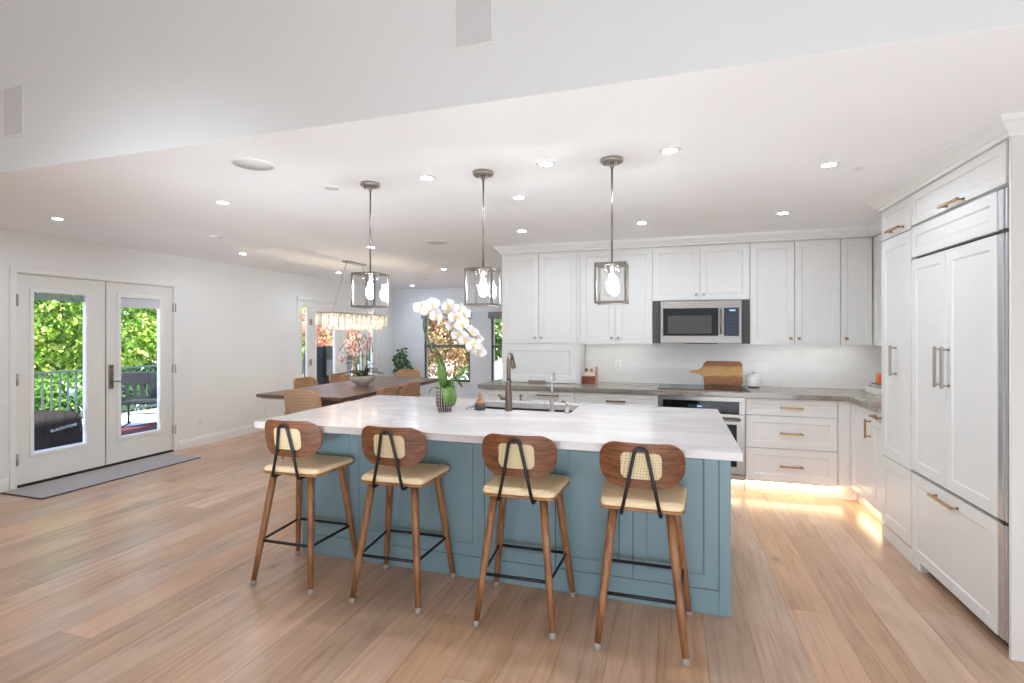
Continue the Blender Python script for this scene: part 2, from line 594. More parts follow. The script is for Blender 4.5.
M['ground'] = plain('pale_concrete_ground', srgb(214, 210, 200), 0.9, var=0.08, scale=2)
M['bark'] = plain('bark', srgb(98, 78, 62), 0.9, var=0.3, scale=14, stretch=(4, 4, 1), bump=0.8)
M['leaf_lime'] = leaf_material('lime_leaves', [srgb(52, 96, 34), srgb(108, 150, 52), srgb(150, 182, 76), srgb(214, 226, 140)])
M['leaf_green'] = leaf_material('green_leaves', [srgb(46, 92, 40), srgb(128, 172, 84)])
M['leaf_deep'] = leaf_material('deep_green_leaves', [srgb(28, 64, 36), srgb(84, 132, 70)])
M['leaf_pink'] = leaf_material('pink_bronze_leaves', [srgb(120, 70, 58), srgb(190, 116, 96), srgb(226, 164, 142), srgb(246, 214, 198)])
M['leaf_tan'] = leaf_material('tan_olive_leaves', [srgb(70, 92, 46), srgb(132, 128, 78), srgb(190, 140, 110), srgb(232, 196, 170)])
M['leaf_house'] = leaf_material('houseplant_leaves', [srgb(52, 84, 48), srgb(118, 150, 92)], 0.2)


def crystal():
    m = bpy.data.materials.new('crystal_rod')
    m.use_nodes = True
    nt = m.node_tree
    nt.nodes.clear()
    o = node(nt, 'ShaderNodeOutputMaterial')
    t = node(nt, 'ShaderNodeBsdfTranslucent')
    t.inputs[0].default_value = (0.95, 0.93, 0.9, 1)
    d = node(nt, 'ShaderNodeBsdfTransparent')
    d.inputs[0].default_value = (0.97, 0.96, 0.94, 1)
    g = node(nt, 'ShaderNodeBsdfGlossy')
    g.inputs['Roughness'].default_value = 0.05
    m1 = node(nt, 'ShaderNodeMixShader')
    m1.inputs[0].default_value = 0.25
    nt.links.new(t.outputs[0], m1.inputs[1])
    nt.links.new(d.outputs[0], m1.inputs[2])
    m2 = node(nt, 'ShaderNodeMixShader')
    nt.links.new(facing_fac(nt, 0.04, 0.4, 3.0), m2.inputs[0])
    nt.links.new(m1.outputs[0], m2.inputs[1])
    nt.links.new(g.outputs[0], m2.inputs[2])
    nt.links.new(m2.outputs[0], o.inputs[0])
    return m


M['crystal'] = crystal()

# ------------------------------------------------------------------ mesh building


class MB:
    """collects shapes and links them as ONE mesh object"""

    def __init__(self):
        self.v, self.f, self.s, self.T = [], [], [], None

    def add(self, vs, fs, smooth=False):
        n = len(self.v)
        if self.T is not None:
            vs = [self.T @ Vector(p) for p in vs]
        self.v += [tuple(p) for p in vs]
        self.f += [tuple(i + n for i in f) for f in fs]
        self.s += [smooth] * len(fs)
        return self

    def box(self, x0, x1, y0, y1, z0, z1, bev=0.0, seg=1):
        if x0 > x1: x0, x1 = x1, x0
        if y0 > y1: y0, y1 = y1, y0
        if z0 > z1: z0, z1 = z1, z0
        vs = [(x, y, z) for x in (x0, x1) for y in (y0, y1) for z in (z0, z1)]
        fs = [(0, 1, 3, 2), (4, 6, 7, 5), (0, 4, 5, 1), (2, 3, 7, 6), (0, 2, 6, 4), (1, 5, 7, 3)]
        if bev <= 0:
            return self.add(vs, fs)
        bm = bmesh.new()
        bv = [bm.verts.new(p) for p in vs]
        for f in fs:
            bm.faces.new([bv[i] for i in f])
        bmesh.ops.bevel(bm, geom=bm.edges[:], offset=bev, segments=seg, profile=0.5, affect='EDGES')
        bm.verts.index_update()
        out = [tuple(p.co) for p in bm.verts]
        of = [tuple(p.index for p in f.verts) for f in bm.faces]
        bm.free()
        return self.add(out, of, seg > 1)

    def tube(self, pts, r, n=10, closed=False, caps=True, flat=1.0):
        """round bar along a polyline; r a number or one per point"""
        pts = [Vector(p) for p in pts]
        k = len(pts)
        rs = r if isinstance(r, (list, tuple)) else [r] * k
        vs, fs = [], []
        up = None
        for i, p in enumerate(pts):
            a = pts[i - 1] if (i > 0 or closed) else p
            b = pts[(i + 1) % k] if (i < k - 1 or closed) else p
            t = ((p - a).normalized() + (b - p).normalized())
            if t.length < 1e-6:
                t = (b - a)
            t.normalize()
            if up is None:
                up = Vector((0, 0, 1)) if abs(t.z) < 0.9 else Vector((0, 1, 0))
            sx = t.cross(up)
            if sx.length < 1e-4:
                sx = t.cross(Vector((1, 0, 0)))
            sx.normalize()
            sy = sx.cross(t).normalized()
            up = sy
            for j in range(n):
                an = 2 * PI * j / n
                vs.append(p + sx * (rs[i] * math.cos(an)) + sy * (rs[i] * flat * math.sin(an)))
        m = k if closed else k - 1
        for i in range(m):
            for j in range(n):
                a, b = i * n + j, i * n + (j + 1) % n
                c, d = ((i + 1) % k) * n + (j + 1) % n, ((i + 1) % k) * n + j
                fs.append((a, b, c, d))
        self.add(vs, fs, True)
        if caps and not closed:
            self.add(vs[:n], [tuple(reversed(range(n)))])
            self.add(vs[-n:], [tuple(range(n))])
        return self

    def lathe(self, prof, n=28, c=(0, 0, 0), smooth=True):
        vs, fs = [], []
        for r, z in prof:
            for j in range(n):
                a = 2 * PI * j / n
                vs.append((c[0] + r * math.cos(a), c[1] + r * math.sin(a), c[2] + z))
        for i in range(len(prof) - 1):
            for j in range(n):
                fs.append((i * n + j, i * n + (j + 1) % n, (i + 1) * n + (j + 1) % n, (i + 1) * n + j))
        self.add(vs, fs, smooth)
        if prof[0][0] > 1e-5:
            self.add(vs[:n], [tuple(reversed(range(n)))])
        if prof[-1][0] > 1e-5:
            self.add(vs[-n:], [tuple(range(n))])
        return self

    def prism(self, poly, z0, z1):
        """vertical extrusion of an XY outline (counter-clockwise)"""
        n = len(poly)
        vs = [(x, y, z0) for x, y in poly] + [(x, y, z1) for x, y in poly]
        fs = [tuple(reversed(range(n))), tuple(range(n, 2 * n))]
        fs += [(i, (i + 1) % n, n + (i + 1) % n, n + i) for i in range(n)]
        return self.add(vs, fs)

    def sweep(self, path, prof, right=True):
        """profile [(out, z)] along an XY polyline with mitred corners; out is to the right of travel"""
        P = [Vector((p[0], p[1])) for p in path]
        k, m = len(P), len(prof)
        offs = []
        for i in range(k):
            def nrm(a, b):
                d = (b - a).normalized()
                return Vector((d.y, -d.x))
            if i == 0:
                o = nrm(P[0], P[1])
            elif i == k - 1:
                o = nrm(P[-2], P[-1])
            else:
                a, b = nrm(P[i - 1], P[i]), nrm(P[i], P[i + 1])
                o = (a + b) / (1 + a.dot(b))
            offs.append(o)
        vs, fs = [], []
        for i in range(k):
            for o, z in prof:
                vs.append((P[i].x + offs[i].x * o, P[i].y + offs[i].y * o, z))
        for i in range(k - 1):
            for j in range(m):
                fs.append((i * m + j, i * m + (j + 1) % m, (i + 1) * m + (j + 1) % m, (i + 1) * m + j))
        fs.append(tuple(range(m)))
        fs.append(tuple(reversed(range((k - 1) * m, k * m))))
        return self.add(vs, fs)

    def shaker(self, x0, x1, z0, z1, yf=0.0, t=0.02, rail=0.058, rec=0.006, ch=0.008):
        """shaker front facing -Y: frame, chamfered step, recessed panel"""
        def rect(d, y):
            return [(x0 + d, y, z0 + d), (x1 - d, y, z0 + d), (x1 - d, y, z1 - d), (x0 + d, y, z1 - d)]
        e = 0.0015
        rings = [rect(0, yf + t), rect(0, yf + e), rect(e, yf), rect(rail, yf), rect(rail + ch, yf + rec)]
        vs = [p for r in rings for p in r]
        fs = []
        for i in range(len(rings) - 1):
            for j in range(4):
                k = (j + 1) % 4
                fs.append((i * 4 + j, i * 4 + k, i * 4 + 4 + k, i * 4 + 4 + j))
        q = (len(rings) - 1) * 4
        fs += [(q, q + 1, q + 2, q + 3), (3, 2, 1, 0)]
        return self.add(vs, fs)

    def build(self, name, mat, parent=None, loc=(0, 0, 0), rot=(0, 0, 0)):
        me = bpy.data.meshes.new(name)
        me.from_pydata(self.v, [], self.f)
        me.polygons.foreach_set('use_smooth', self.s)
        bm = bmesh.new()
        bm.from_mesh(me)
        bmesh.ops.remove_doubles(bm, verts=bm.verts, dist=1e-6)
        bmesh.ops.recalc_face_normals(bm, faces=bm.faces)
        bm.to_mesh(me)
        bm.free()
        me.materials.append(M[mat] if isinstance(mat, str) else mat)
        o = bpy.data.objects.new(name, me)
        C.objects.link(o)
        o.location = loc
        o.rotation_euler = rot
        if parent is not None:
            o.parent = parent
        return o


def raw(name, vs, fs, mat, parent=None, loc=(0, 0, 0), rot=(0, 0, 0), smooth=False):
    me = bpy.data.meshes.new(name)
    me.from_pydata(vs, [], fs)
    if smooth:
        me.polygons.foreach_set('use_smooth', [True] * len(fs))
    me.materials.append(M[mat])
    o = bpy.data.objects.new(name, me)
    C.objects.link(o)
    o.location = loc
    o.rotation_euler = rot
    if parent is not None:
        o.parent = parent
    return o


def tag(o, label, cat, group=None):
    o['label'] = label
    o['category'] = cat
    if group:
        o['group'] = group
    return o


def thing(name, label, cat, loc=(0, 0, 0), rotz=0.0, group=None):
    o = bpy.data.objects.new(name, None)
    o.empty_display_size = 0.1
    C.objects.link(o)
    o.location = loc
    o.rotation_euler = (0, 0, rotz)
    return tag(o, label, cat, group)


def structure(o):
    o['kind'] = 'structure'
    return o


def dup(root, label, loc, rotz=0.0):
    """copy of a thing with copies of its parts and sub-parts"""
    r = root.copy()
    C.objects.link(r)
    r.location = loc
    r.rotation_euler = (0, 0, rotz)
    r['label'] = label
    for ch in list(root.children):
        c = ch.copy()
        C.objects.link(c)
        c.parent = r
        for g in list(ch.children):
            d = g.copy()
            C.objects.link(d)
            d.parent = c
    return r


# ------------------------------------------------------------------ room shell
XL, YF, YB, XR = -5.88, 10.0, 5.76, 2.06
HC = 2.42          # kitchen and dining ceiling
HV = 3.4           # ceiling of the living room the photo is taken from
YH = 2.0           # header wall where the ceiling steps down

structure(MB().box(XL - 0.15, 3.7, -3.3, YF + 0.15, -0.2, 0).build('floor', 'floor'))
structure(MB().box(XL - 0.15, 3.7, YH + 0.001, YF + 0.15, HC, HC + 0.2).build('ceiling', 'ceiling'))
structure(MB().box(XL - 0.15, 3.7, -3.3, YH + 0.16, HV, HV + 0.2).build('ceiling_living', 'ceiling'))
structure(MB().box(XL - 0.15, 3.7, YH, YH + 0.16, HC + 0.002, HV).build('wall_header', 'header'))


def wall_y(name, x, t, y0, y1, z0, z1, holes, mat):
    """wall in the YZ plane; x its room face, thickness t away from the room; holes = (y0, y1, z0, z1)"""
    mb = MB()
    cur = y0
    for h in sorted(holes):
        mb.box(x, x + t, cur, h[0], z0, z1)
        if h[2] > z0:
            mb.box(x, x + t, h[0], h[1], z0, h[2])
        mb.box(x, x + t, h[0], h[1], h[3], z1)
        cur = h[1]
    mb.box(x, x + t, cur, y1, z0, z1)
    return structure(mb.build(name, mat))


def wall_x(name, y, t, x0, x1, z0, z1, holes, mat):
    mb = MB()
    cur = x0
    for h in sorted(holes):
        mb.box(cur, h[0], y, y + t, z0, z1)
        if h[2] > z0:
            mb.box(h[0], h[1], y, y + t, z0, h[2])
        mb.box(h[0], h[1], y, y + t, h[3], z1)
        cur = h[1]
    mb.box(cur, x1, y, y + t, z0, z1)
    return structure(mb.build(name, mat))


wall_y('wall_left', XL, -0.15, -3.3, YF + 0.15, 0, HV, [(3.165, 4.795, 0, 2.04), (6.99, 9.30, 0, 2.02)], 'wall')
wall_x('wall_far', YF, 0.15, XL, -1.7, 0, HC, [(-5.15, -4.08, 0.42, 1.80), (-3.61, -2.54, 0.42, 1.80)], 'far_wall')
wall_x('wall_kitchen', YB, 0.15, -1.85, 2.21, 0, HC, [], 'wall')
wall_y('wall_dining', -1.85, 0.15, YB + 0.15, YF, 0, HC, [], 'far_wall')
wall_y('wall_right', XR, 0.15, 2.86, YB, 0, HC, [], 'wall')
wall_x('wall_return', 2.88, 0.12, XR + 0.15, 3.7, 0, HC, [], 'wall')
wall_y('wall_living_right', 3.55, 0.15, -3.3, 2.88, 0, HV, [], 'wall')
wall_x('wall_living_back', -3.15, -0.15, XL, 3.55, 0, HV, [], 'wall')

BASE = [(0, 0), (0.014, 0), (0.014, 0.085), (0.009, 0.1), (0.009, 0.112), (0, 0.118)]
structure(MB().sweep([(XL, -3.1), (XL, 3.12)], BASE).build('baseboard_left_near', 'trim'))
structure(MB().sweep([(XL, 4.825), (XL, 6.925)], BASE).build('baseboard_left_middle', 'trim'))
structure(MB().sweep([(XL, 9.365), (XL, YF), (-1.85, YF)], BASE).build('baseboard_far', 'trim'))

# ------------------------------------------------------------------ glazed doors in the left wall
# local frame: x runs along the wall (+Y in the room), front face looks along -y, turned to face the room


def glazed_leaf(parent, x0, x1, z0, z1, g0, g1, gz0, gz1, mould, hinge, dy=0.0):
    t = 0.044
    mb = MB()
    mb.box(x0, g0, dy, dy + t, z0, z1)
    mb.box(g1, x1, dy, dy + t, z0, z1)
    mb.box(g0, g1, dy, dy + t, z0, gz0)
    mb.box(g0, g1, dy, dy + t, gz1, z1)
    leaf = mb.build('door_leaf', 'door', parent)
    w = mould
    fr = MB()
    fr.box(g0 - w, g0, dy - 0.012, dy, gz0 - w, gz1 + w, 0.004)
    fr.box(g1, g1 + w, dy - 0.012, dy, gz0 - w, gz1 + w, 0.004)
    fr.box(g0 - w, g1 + w, dy - 0.0121, dy, gz0 - w, gz0, 0.004)
    fr.box(g0 - w, g1 + w, dy - 0.0121, dy, gz1, gz1 + w, 0.004)
    fr.build('glazing_bead', 'trim', leaf)
    MB().box(g0 - 0.005, g1 + 0.005, dy + 0.018, dy + 0.024, gz0 - 0.005, gz1 + 0.005).build('glass_pane', 'glass', leaf)
    for hz in (z0 + 0.25, (z0 + z1) / 2, z1 - 0.25):
        hx = x0 - 0.004 if hinge < 0 else x1 + 0.004
        mb = MB().tube([(hx, -0.012, hz - 0.055), (hx, -0.012, hz + 0.055)], 0.011)
        mb.box(hx - 0.013, hx + 0.013, -0.012, dy + 0.001, hz - 0.05, hz + 0.05)
        mb.build('hinge', 'nickel', leaf)
    return leaf


def on_left_wall(name, y0):
    o = bpy.data.objects.new(name, None)
    C.objects.link(o)
    o.location = (XL, y0, 0)
    o.rotation_euler = (0, 0, PI / 2)     # local x -> +Y, local -y -> +X (into the room)
    return structure(o)


d1 = on_left_wall('door_1', 3.126)


def casing(parent, w, h, width):
    mb = MB()
    for a, b in ((0, width), (w - width, w)):
        mb.box(a, b, -0.016, 0, 0, h - width, 0.004)
    mb.box(0, w, -0.016, 0, h - width, h, 0.004)
    return mb.build('casing', 'trim', parent)


casing(d1, 1.694, 2.085, 0.056)
mb = MB()
mb.box(0.039, 0.056, 0, 0.15, 0, 2.03)
mb.box(1.653, 1.669, 0, 0.15, 0, 2.03)
mb.box(0.039, 1.669, 0, 0.15, 2.024, 2.04)
mb.build('jamb', 'trim', d1)
MB().box(0.04, 1.668, 0.0, 0.16, 0.0, 0.014).build('threshold', 'slot', d1)
lf1 = glazed_leaf(d1, 0.059, 0.857, 0.022, 2.02, 0.204, 0.664, 0.30, 1.858, 0.034, -1, 0.02)
lf2 = glazed_leaf(d1, 0.870, 1.650, 0.022, 2.02, 1.022, 1.479, 0.30, 1.858, 0.045, 1, 0.02)
mb = MB()
for i in range(9):
    z = 1.858 - 0.008 - i * 0.008
    mb.box(0.206, 0.662, 0.043, 0.057, z - 0.003, z + 0.003)
mb.build('raised_blind', 'blind_grey', lf1)
mb = MB()
for i in range(13):
    z = 1.858 - 0.008 - i * 0.008
    mb.box(1.024, 1.477, 0.043, 0.057, z - 0.004, z + 0.004)
mb.build('raised_blind', 'blind', lf2)
for lf, gx in ((lf1, 0.655), (lf2, 1.466)):
    MB().box(gx - 0.008, gx + 0.008, -0.002, 0.018, 0.42, 0.66, 0.003).build('blind_slider', 'trim', lf)
MB().box(0.858, 0.869, 0.02, 0.055, 0.022, 2.02).build('astragal', 'nickel', lf2)
# lever handle on a tall plate
hd = MB().box(0.888, 0.942, 0.006, 0.02, 0.85, 1.11, 0.004).build('handle_plate', 'steel', lf2)
MB().tube([(0.915, 0.01, 0.93), (0.915, -0.035, 0.93), (0.93, -0.042, 0.93), (0.985, -0.042, 0.925)], 0.0095).build('lever', 'steel', lf2)
MB().tube([(0.915, 0.008, 1.06), (0.915, -0.006, 1.06)], 0.017, 16).build('lock_cylinder', 'nickel', lf2)

d2 = on_left_wall('door_2', 6.93)
casing(d2, 2.43, 2.065, 0.06)
mb = MB()
for a, b in ((0.06, 0.15), (0.275, 0.345), (1.20, 1.235), (2.04, 2.10), (2.26, 2.37)):
    mb.box(a, b, 0.02, 0.055, 0.03, 1.90)
mb.box(0.06, 2.37, 0.02, 0.055, 1.90, 2.02)
mb.box(0.06, 2.37, 0.0, 0.14, 0.0, 0.03)
for a, b in ((0.15, 0.275), (2.10, 2.26)):
    mb.box(a, b, 0.02, 0.055, 0.03, 0.35)
mb.build('mullions', 'door', d2)
for a, b in ((0.15, 0.275), (2.10, 2.26)):
    MB().box(a, b, 0.036, 0.042, 0.35, 1.90).build('sidelight_pane', 'glass', d2)
glazed_leaf(d2, 0.348, 1.198, 0.03, 1.895, 0.52, 1.03, 0.32, 1.78, 0.03, -1, 0.03)
lf4 = glazed_leaf(d2, 1.238, 2.036, 0.03, 1.895, 1.37, 1.86, 0.32, 1.78, 0.03, 1, 0.03)
MB().tube([(1.29, 0.03, 1.0), (1.29, -0.02, 1.0), (1.40, -0.025, 1.0)], 0.009).build('lever', 'nickel', lf4)

# ------------------------------------------------------------------ windows in the far wall
for i, (x0, x1) in enumerate(((-5.15, -4.08), (-3.61, -2.54))):
    w = bpy.data.objects.new('window_%d' % (i + 1), None)
    C.objects.link(w)
    w.location = (x0, YF, 0)
    structure(w)
    W_ = x1 - x0
    mb = MB()
    mb.box(0, 0.045, 0.03, 0.12, 0.42, 1.80)
    mb.box(W_ - 0.045, W_, 0.03, 0.12, 0.42, 1.80)
    mb.box(0, W_, 0.03, 0.12, 0.42, 0.465)
    mb.box(0, W_, 0.03, 0.12, 1.755, 1.80)
    mb.box(0, W_, 0.02, 0.10, 1.145, 1.205)
    mb.build('window_frame', 'frame_dark', w)
    MB().box(0.04, W_ - 0.04, 0.06, 0.066, 0.46, 1.76).build('glass_pane', 'glass', w)
    MB().box(-0.03, W_ + 0.03, -0.035, 0.02, 0.392, 0.42, 0.004).build('window_sill', 'trim', w)
    mb = MB()
    for k in range(4):
        mb.box(-0.05, W_ + 0.05, -0.05 + 0.004 * k, -0.004, 1.765 + k * 0.032, 1.80 + k * 0.032, 0.006)
    s = mb.build('roman_shade', 'shade', w)
    s['label'] = 'folded grey roman shade'

# ------------------------------------------------------------------ crown moulding along the cabinets
CROWN = [(-0.02, 2.337), (0.012, 2.337), (0.014, 2.355), (0.03, 2.362), (0.05, 2.388), (0.062, 2.394), (0.066, 2.42), (-0.02, 2.42)]
structure(MB().sweep([(-1.83, YB), (-1.83, 5.42), (1.73, 5.42), (1.73, 4.337), (1.435, 4.337), (1.435, 2.85), (XR + 0.2, 2.85)],
                     CROWN).build('trim_1', 'trim'))

# ------------------------------------------------------------------ cabinets
# local frame of a cabinet: x along its front, y into the wall, front face at y = 0


def pull(parent, h, hmat='brass', y=0.0):
    kind = h[0]
    mb = MB()
    if kind == 'bar_h':
        x0, x1, z = h[1:4]
        mb.box(x0, x1, y - 0.042, y - 0.028, z - 0.0075, z + 0.0075, 0.002)
        for x in (x0 + 0.016, x1 - 0.016):
            mb.tube([(x, y - 0.03, z), (x, y, z)], 0.0055, 8)
            mb.tube([(x, y - 0.003, z), (x, y, z)], 0.009, 10)
        return mb.build('handle', hmat, parent)
    if kind == 'bar_v':
        x, z0, z1 = h[1:4]
        mb.box(x - 0.007, x + 0.007, y - 0.042, y - 0.028, z0, z1, 0.002)
        for z in (z0 + 0.016, z1 - 0.016):
            mb.tube([(x, y - 0.03, z), (x, y, z)], 0.0055, 8)
            mb.tube([(x, y - 0.003, z), (x, y, z)], 0.009, 10)
        return mb.build('handle', hmat, parent)
    x, z = h[1:3]
    mb.tube([(x, y, z), (x, y - 0.016, z)], 0.006, 8)
    mb.box(x - 0.0135, x + 0.0135, y - 0.028, y - 0.016, z - 0.0135, z + 0.0135, 0.002)
    return mb.build('knob', hmat, parent)


def cabinet(name, label, loc, rotz, w, d, z0, z1, fronts, group=None, mat='cab', cat='cabinet', toe=None, body_y=0.0205):
    t = thing(name, label, cat, loc, rotz, group)
    mb = MB().box(0.0005, w - 0.0005, body_y, d, z0, z1)
    if toe:
        mb.box(0.0005, w - 0.0005, toe[0], d, toe[1], z0)
    mb.build('carcass', mat, t)
    for f in fronts:
        x0, x1, a, b, kind = f[:5]
        g = 0.0025
        rail = f[6] if len(f) > 6 else 0.058
        fo = MB().shaker(x0 + g, x1 - g, a + g, b - g, 0, 0.02, rail).build(kind, mat, t)
        if f[5]:
            hs = f[5] if isinstance(f[5], list) else [f[5]]
            for h in hs:
                pull(fo, h, h[4] if h[0] != 'knob' and len(h) > 4 else (h[3] if h[0] == 'knob' and len(h) > 3 else 'brass'))
    return t


WG = 'wall cabinets on the back wall'
UY = 5.42
UB, UT, UD = 1.345, 2.337, 2.331
# counter-top tower on the left: two doors above a lift-up door
tw = cabinet('tower_cabinet', 'tall white cabinet standing on the counter at its left end, with a lift-up door', (-1.829, UY, 0), 0, 0.847, 0.335, 0.916, UT,
             [(0, 0.4235, UB, UD, 'door', ('knob', 0.388, 1.408, 'nickel')),
              (0.4235, 0.847, UB, UD, 'door', ('knob', 0.459, 1.408, 'nickel')),
              (0, 0.847, 0.918, UB, 'lift_door', ('bar_h', 0.315, 0.51, 0.938), 0.075)])
MB().box(0.847, 0.8795, 0.0, 0.335, 0.916, UT).build('end_panel', 'cab', tw)


def led(parent, x0, x1, z, y=0.10, mat='led'):
    MB().box(x0, x1, y, y + 0.012, z - 0.006, z - 0.0005).build('led_strip', mat, parent)
    MB().box(x0 - 0.018, x1 + 0.018, 0.0205, 0.034, z - 0.0155, z - 0.0002).build('led_blocker', 'cab', parent)  # hidden strip added behind the doors to block LED leak through their gap


u2 = cabinet('wall_cabinet', 'white two-door wall cabinet between the tall tower cabinet and the microwave', (-0.949, UY, 0), 0, 0.745, 0.335, UB + 0.016, UT,
             [(0, 0.367, UB, UD, 'door', ('knob', 0.332, 1.408, 'nickel')), (0.367, 0.745, UB, UD, 'door', ('knob', 0.402, 1.408, 'nickel'))], WG)
led(u2, 0.03, 0.715, UB + 0.016)
u3 = cabinet('wall_cabinet', 'short white two-door cabinet directly above the microwave', (-0.204, UY, 0), 0, 0.911, 0.335, 1.785, UT,
             [(0, 0.4555, 1.785, UD, 'door', ('knob', 0.42, 1.842, 'nickel')), (0.4555, 0.911, 1.785, UD, 'door', ('knob', 0.49, 1.842, 'nickel'))], WG)
u4 = cabinet('wall_cabinet', 'white two-door wall cabinet to the right of the microwave', (0.707, UY, 0), 0, 0.764, 0.335, UB + 0.016, UT,
             [(0, 0.385, UB, UD, 'door', ('knob', 0.35, 1.408)), (0.385, 0.764, UB, UD, 'door', ('knob', 0.42, 1.408))], WG)
led(u4, 0.03, 0.735, UB + 0.016)
u5 = cabinet('wall_cabinet', 'narrow white one-door wall cabinet in the right corner of the back wall', (1.471, UY, 0), 0, 0.258, 0.335, UB + 0.016, UT,
             [(0, 0.255, UB, UD, 'door', ('knob', 0.045, 1.408), 0.05)], WG)
led(u5, 0.02, 0.24, UB + 0.016)
u6 = cabinet('wall_cabinet', 'white wall cabinet on the right wall beside the pantry, seen edge-on', (1.73, 5.4195, 0), -PI / 2, 1.08, 0.325, UB + 0.016, UT,
             [(0.0, 0.53, UB, UD, 'door', ('knob', 0.49, 1.408)), (0.53, 1.08, UB, UD, 'door', ('knob', 0.57, 1.408))], WG)
led(u6, 0.05, 1.0, UB + 0.016)

# base run on the back wall
BG = 'base cabinets under the grey-brown counter'
BY, BZ0, BZ1 = 5.08, 0.115, 0.874
TOE = (0.075, 0.0)
cabinet('base_cabinet', 'white base cabinet with a vertical pull at the left end of the back counter', (-1.945, BY, 0), 0, 0.515, 0.66, BZ0, BZ1,
        [(0, 0.515, BZ0 + 0.015, 0.872, 'door', ('bar_v', 0.445, 0.66, 0.83))], BG, toe=TOE)
cabinet('base_cabinet', 'white drawer base cabinet below the tall tower cabinet', (-1.43, BY, 0), 0, 0.48, 0.66, BZ0, BZ1,
        [(0, 0.48, 0.72, 0.872, 'drawer', ('bar_h', 0.10, 0.33, 0.829), 0.04), (0, 0.48, BZ0 + 0.015, 0.72, 'door', None)], BG, toe=TOE)
cabinet('base_cabinet', 'wide white drawer base cabinet immediately left of the oven', (-0.95, BY, 0), 0, 0.815, 0.66, BZ0, BZ1,
        [(0, 0.815, 0.72, 0.872, 'drawer', ('bar_h', 0.322, 0.508, 0.795), 0.04), (0, 0.815, 0.43, 0.72, 'drawer', ('bar_h', 0.322, 0.508, 0.58)),
         (0, 0.815, BZ0 + 0.015, 0.43, 'drawer', ('bar_h', 0.322, 0.508, 0.29))], BG, toe=TOE)
db = cabinet('base_cabinet', 'white three-drawer base cabinet with brass pulls right of the oven', (0.625, BY, 0), 0, 0.735, 0.66, BZ0, BZ1,
             [(0, 0.735, 0.718, 0.872, 'drawer', ('bar_h', 0.277, 0.465, 0.793), 0.042),
              (0, 0.735, 0.425, 0.718, 'drawer', ('bar_h', 0.277, 0.465, 0.566)),
              (0, 0.735, BZ0 + 0.018, 0.425, 'drawer', ('bar_h', 0.277, 0.465, 0.273))], BG, toe=TOE)
MB().box(0.737, 0.826, 0.0, 0.3, BZ0 + 0.018, 0.873).build('corner_filler', 'cab', db)
MB().box(0.0, 0.78, 0.045, 0.057, 0.104, 0.1145).build('toe_kick_led', 'led_warm', db)
MB().box(0.736, 0.90, 0.075, 0.09, 0.0, 0.133).build('toe_board', 'cab', db)
# run on the right wall, between corner and pantry
RX = 1.435
RXB = 1.452
rb1 = cabinet('base_cabinet', 'white corner base cabinet with a vertical brass pull on the right wall', (RXB, 5.079, 0), -PI / 2, 0.51, 0.60, BZ0, BZ1,
              [(0.024, 0.51, BZ0 + 0.018, 0.872, 'door', ('bar_v', 0.468, 0.645, 0.792))], BG, toe=TOE)
rb2 = cabinet('base_cabinet', 'narrow white drawer base cabinet touching the pantry', (RXB, 4.569, 0), -PI / 2, 0.231, 0.60, BZ0, BZ1,
              [(0.0, 0.231, 0.75, 0.872, 'drawer', ('bar_h', 0.055, 0.205, 0.835), 0.035), (0.0, 0.231, BZ0 + 0.018, 0.75, 'door', None, 0.045)], BG, toe=TOE)
MB().box(0.05, 0.51, 0.045, 0.057, 0.104, 0.1145).build('toe_kick_led', 'led_warm', rb1)
MB().box(0.0005, 0.023, 0.0, 0.02, BZ0 + 0.018, 0.872).build('corner_filler', 'cab', rb1)
MB().box(-0.075, 0.0, 0.075, 0.09, 0.0, 0.133).build('toe_board', 'cab', rb1)
MB().box(0.0, 0.229, 0.045, 0.057, 0.104, 0.1145).build('toe_kick_led', 'led_warm', rb2)

o = MB().prism([(-1.975, 5.052), (1.426, 5.052), (1.426, 4.3385), (XR - 0.001, 4.3385), (XR - 0.001, YB - 0.001), (-1.975, YB - 0.001)], 0.875, 0.9155)
ct = o.build('back_countertop', 'stone')
tag(ct, 'grey-brown stone countertop running along the back wall and into the right corner', 'countertop')
structure(MB().box(-0.948, XR - 0.011, YB - 0.011, YB - 0.0005, 0.916, UB + 0.013).build('wall_backsplash_back', 'tile_x'))
structure(MB().box(XR - 0.011, XR - 0.0005, 4.339, YB - 0.012, 0.916, UB).build('wall_backsplash_right', 'tile_y'))

# tall pantry, refrigerator, cabinets above, end panel: all on the right wall
pan = cabinet('pantry_cabinet', 'tall white pantry cabinet with two shaker doors left of the refrigerator', (RX, 4.337, 0), -PI / 2, 0.4835, 0.62, 0.09, 2.118,
              [(0, 0.484, 0.585, 2.116, 'door', ('bar_v', 0.257, 1.168, 1.374, 'nickel'), 0.07), (0, 0.484, 0.10, 0.585, 'door', None, 0.07)])
MB().box(0.0, 0.484, 0.004, 0.1, 0.0, 0.088).build('toe_board', 'cab', pan)
OG = 'lift-up cabinets above the pantry and refrigerator'
cabinet('bridge_cabinet', 'small white cabinet with one brass pull over the pantry', (RX, 4.337, 0), -PI / 2, 0.484, 0.62, 2.12, UT,
        [(0, 0.484, 2.121, 2.335, 'lift_door', ('bar_h', 0.172, 0.39, 2.156), 0.045)], OG)
cabinet('bridge_cabinet', 'long white cabinet with one brass pull over the refrigerator', (RX, 3.852, 0), -PI / 2, 0.97, 0.62, 2.135, UT,
        [(0, 0.97, 2.136, 2.335, 'lift_door', ('bar_h', 0.432, 0.635, 2.156), 0.045)], OG)
ep = MB().box(RX + 0.004, XR + 0.2, 2.85, 2.868, 0, UT).build('fridge_end_panel', 'cab')
tag(ep, 'white full-height end panel closing the cabinets beside the refrigerator at the right edge', 'panel')

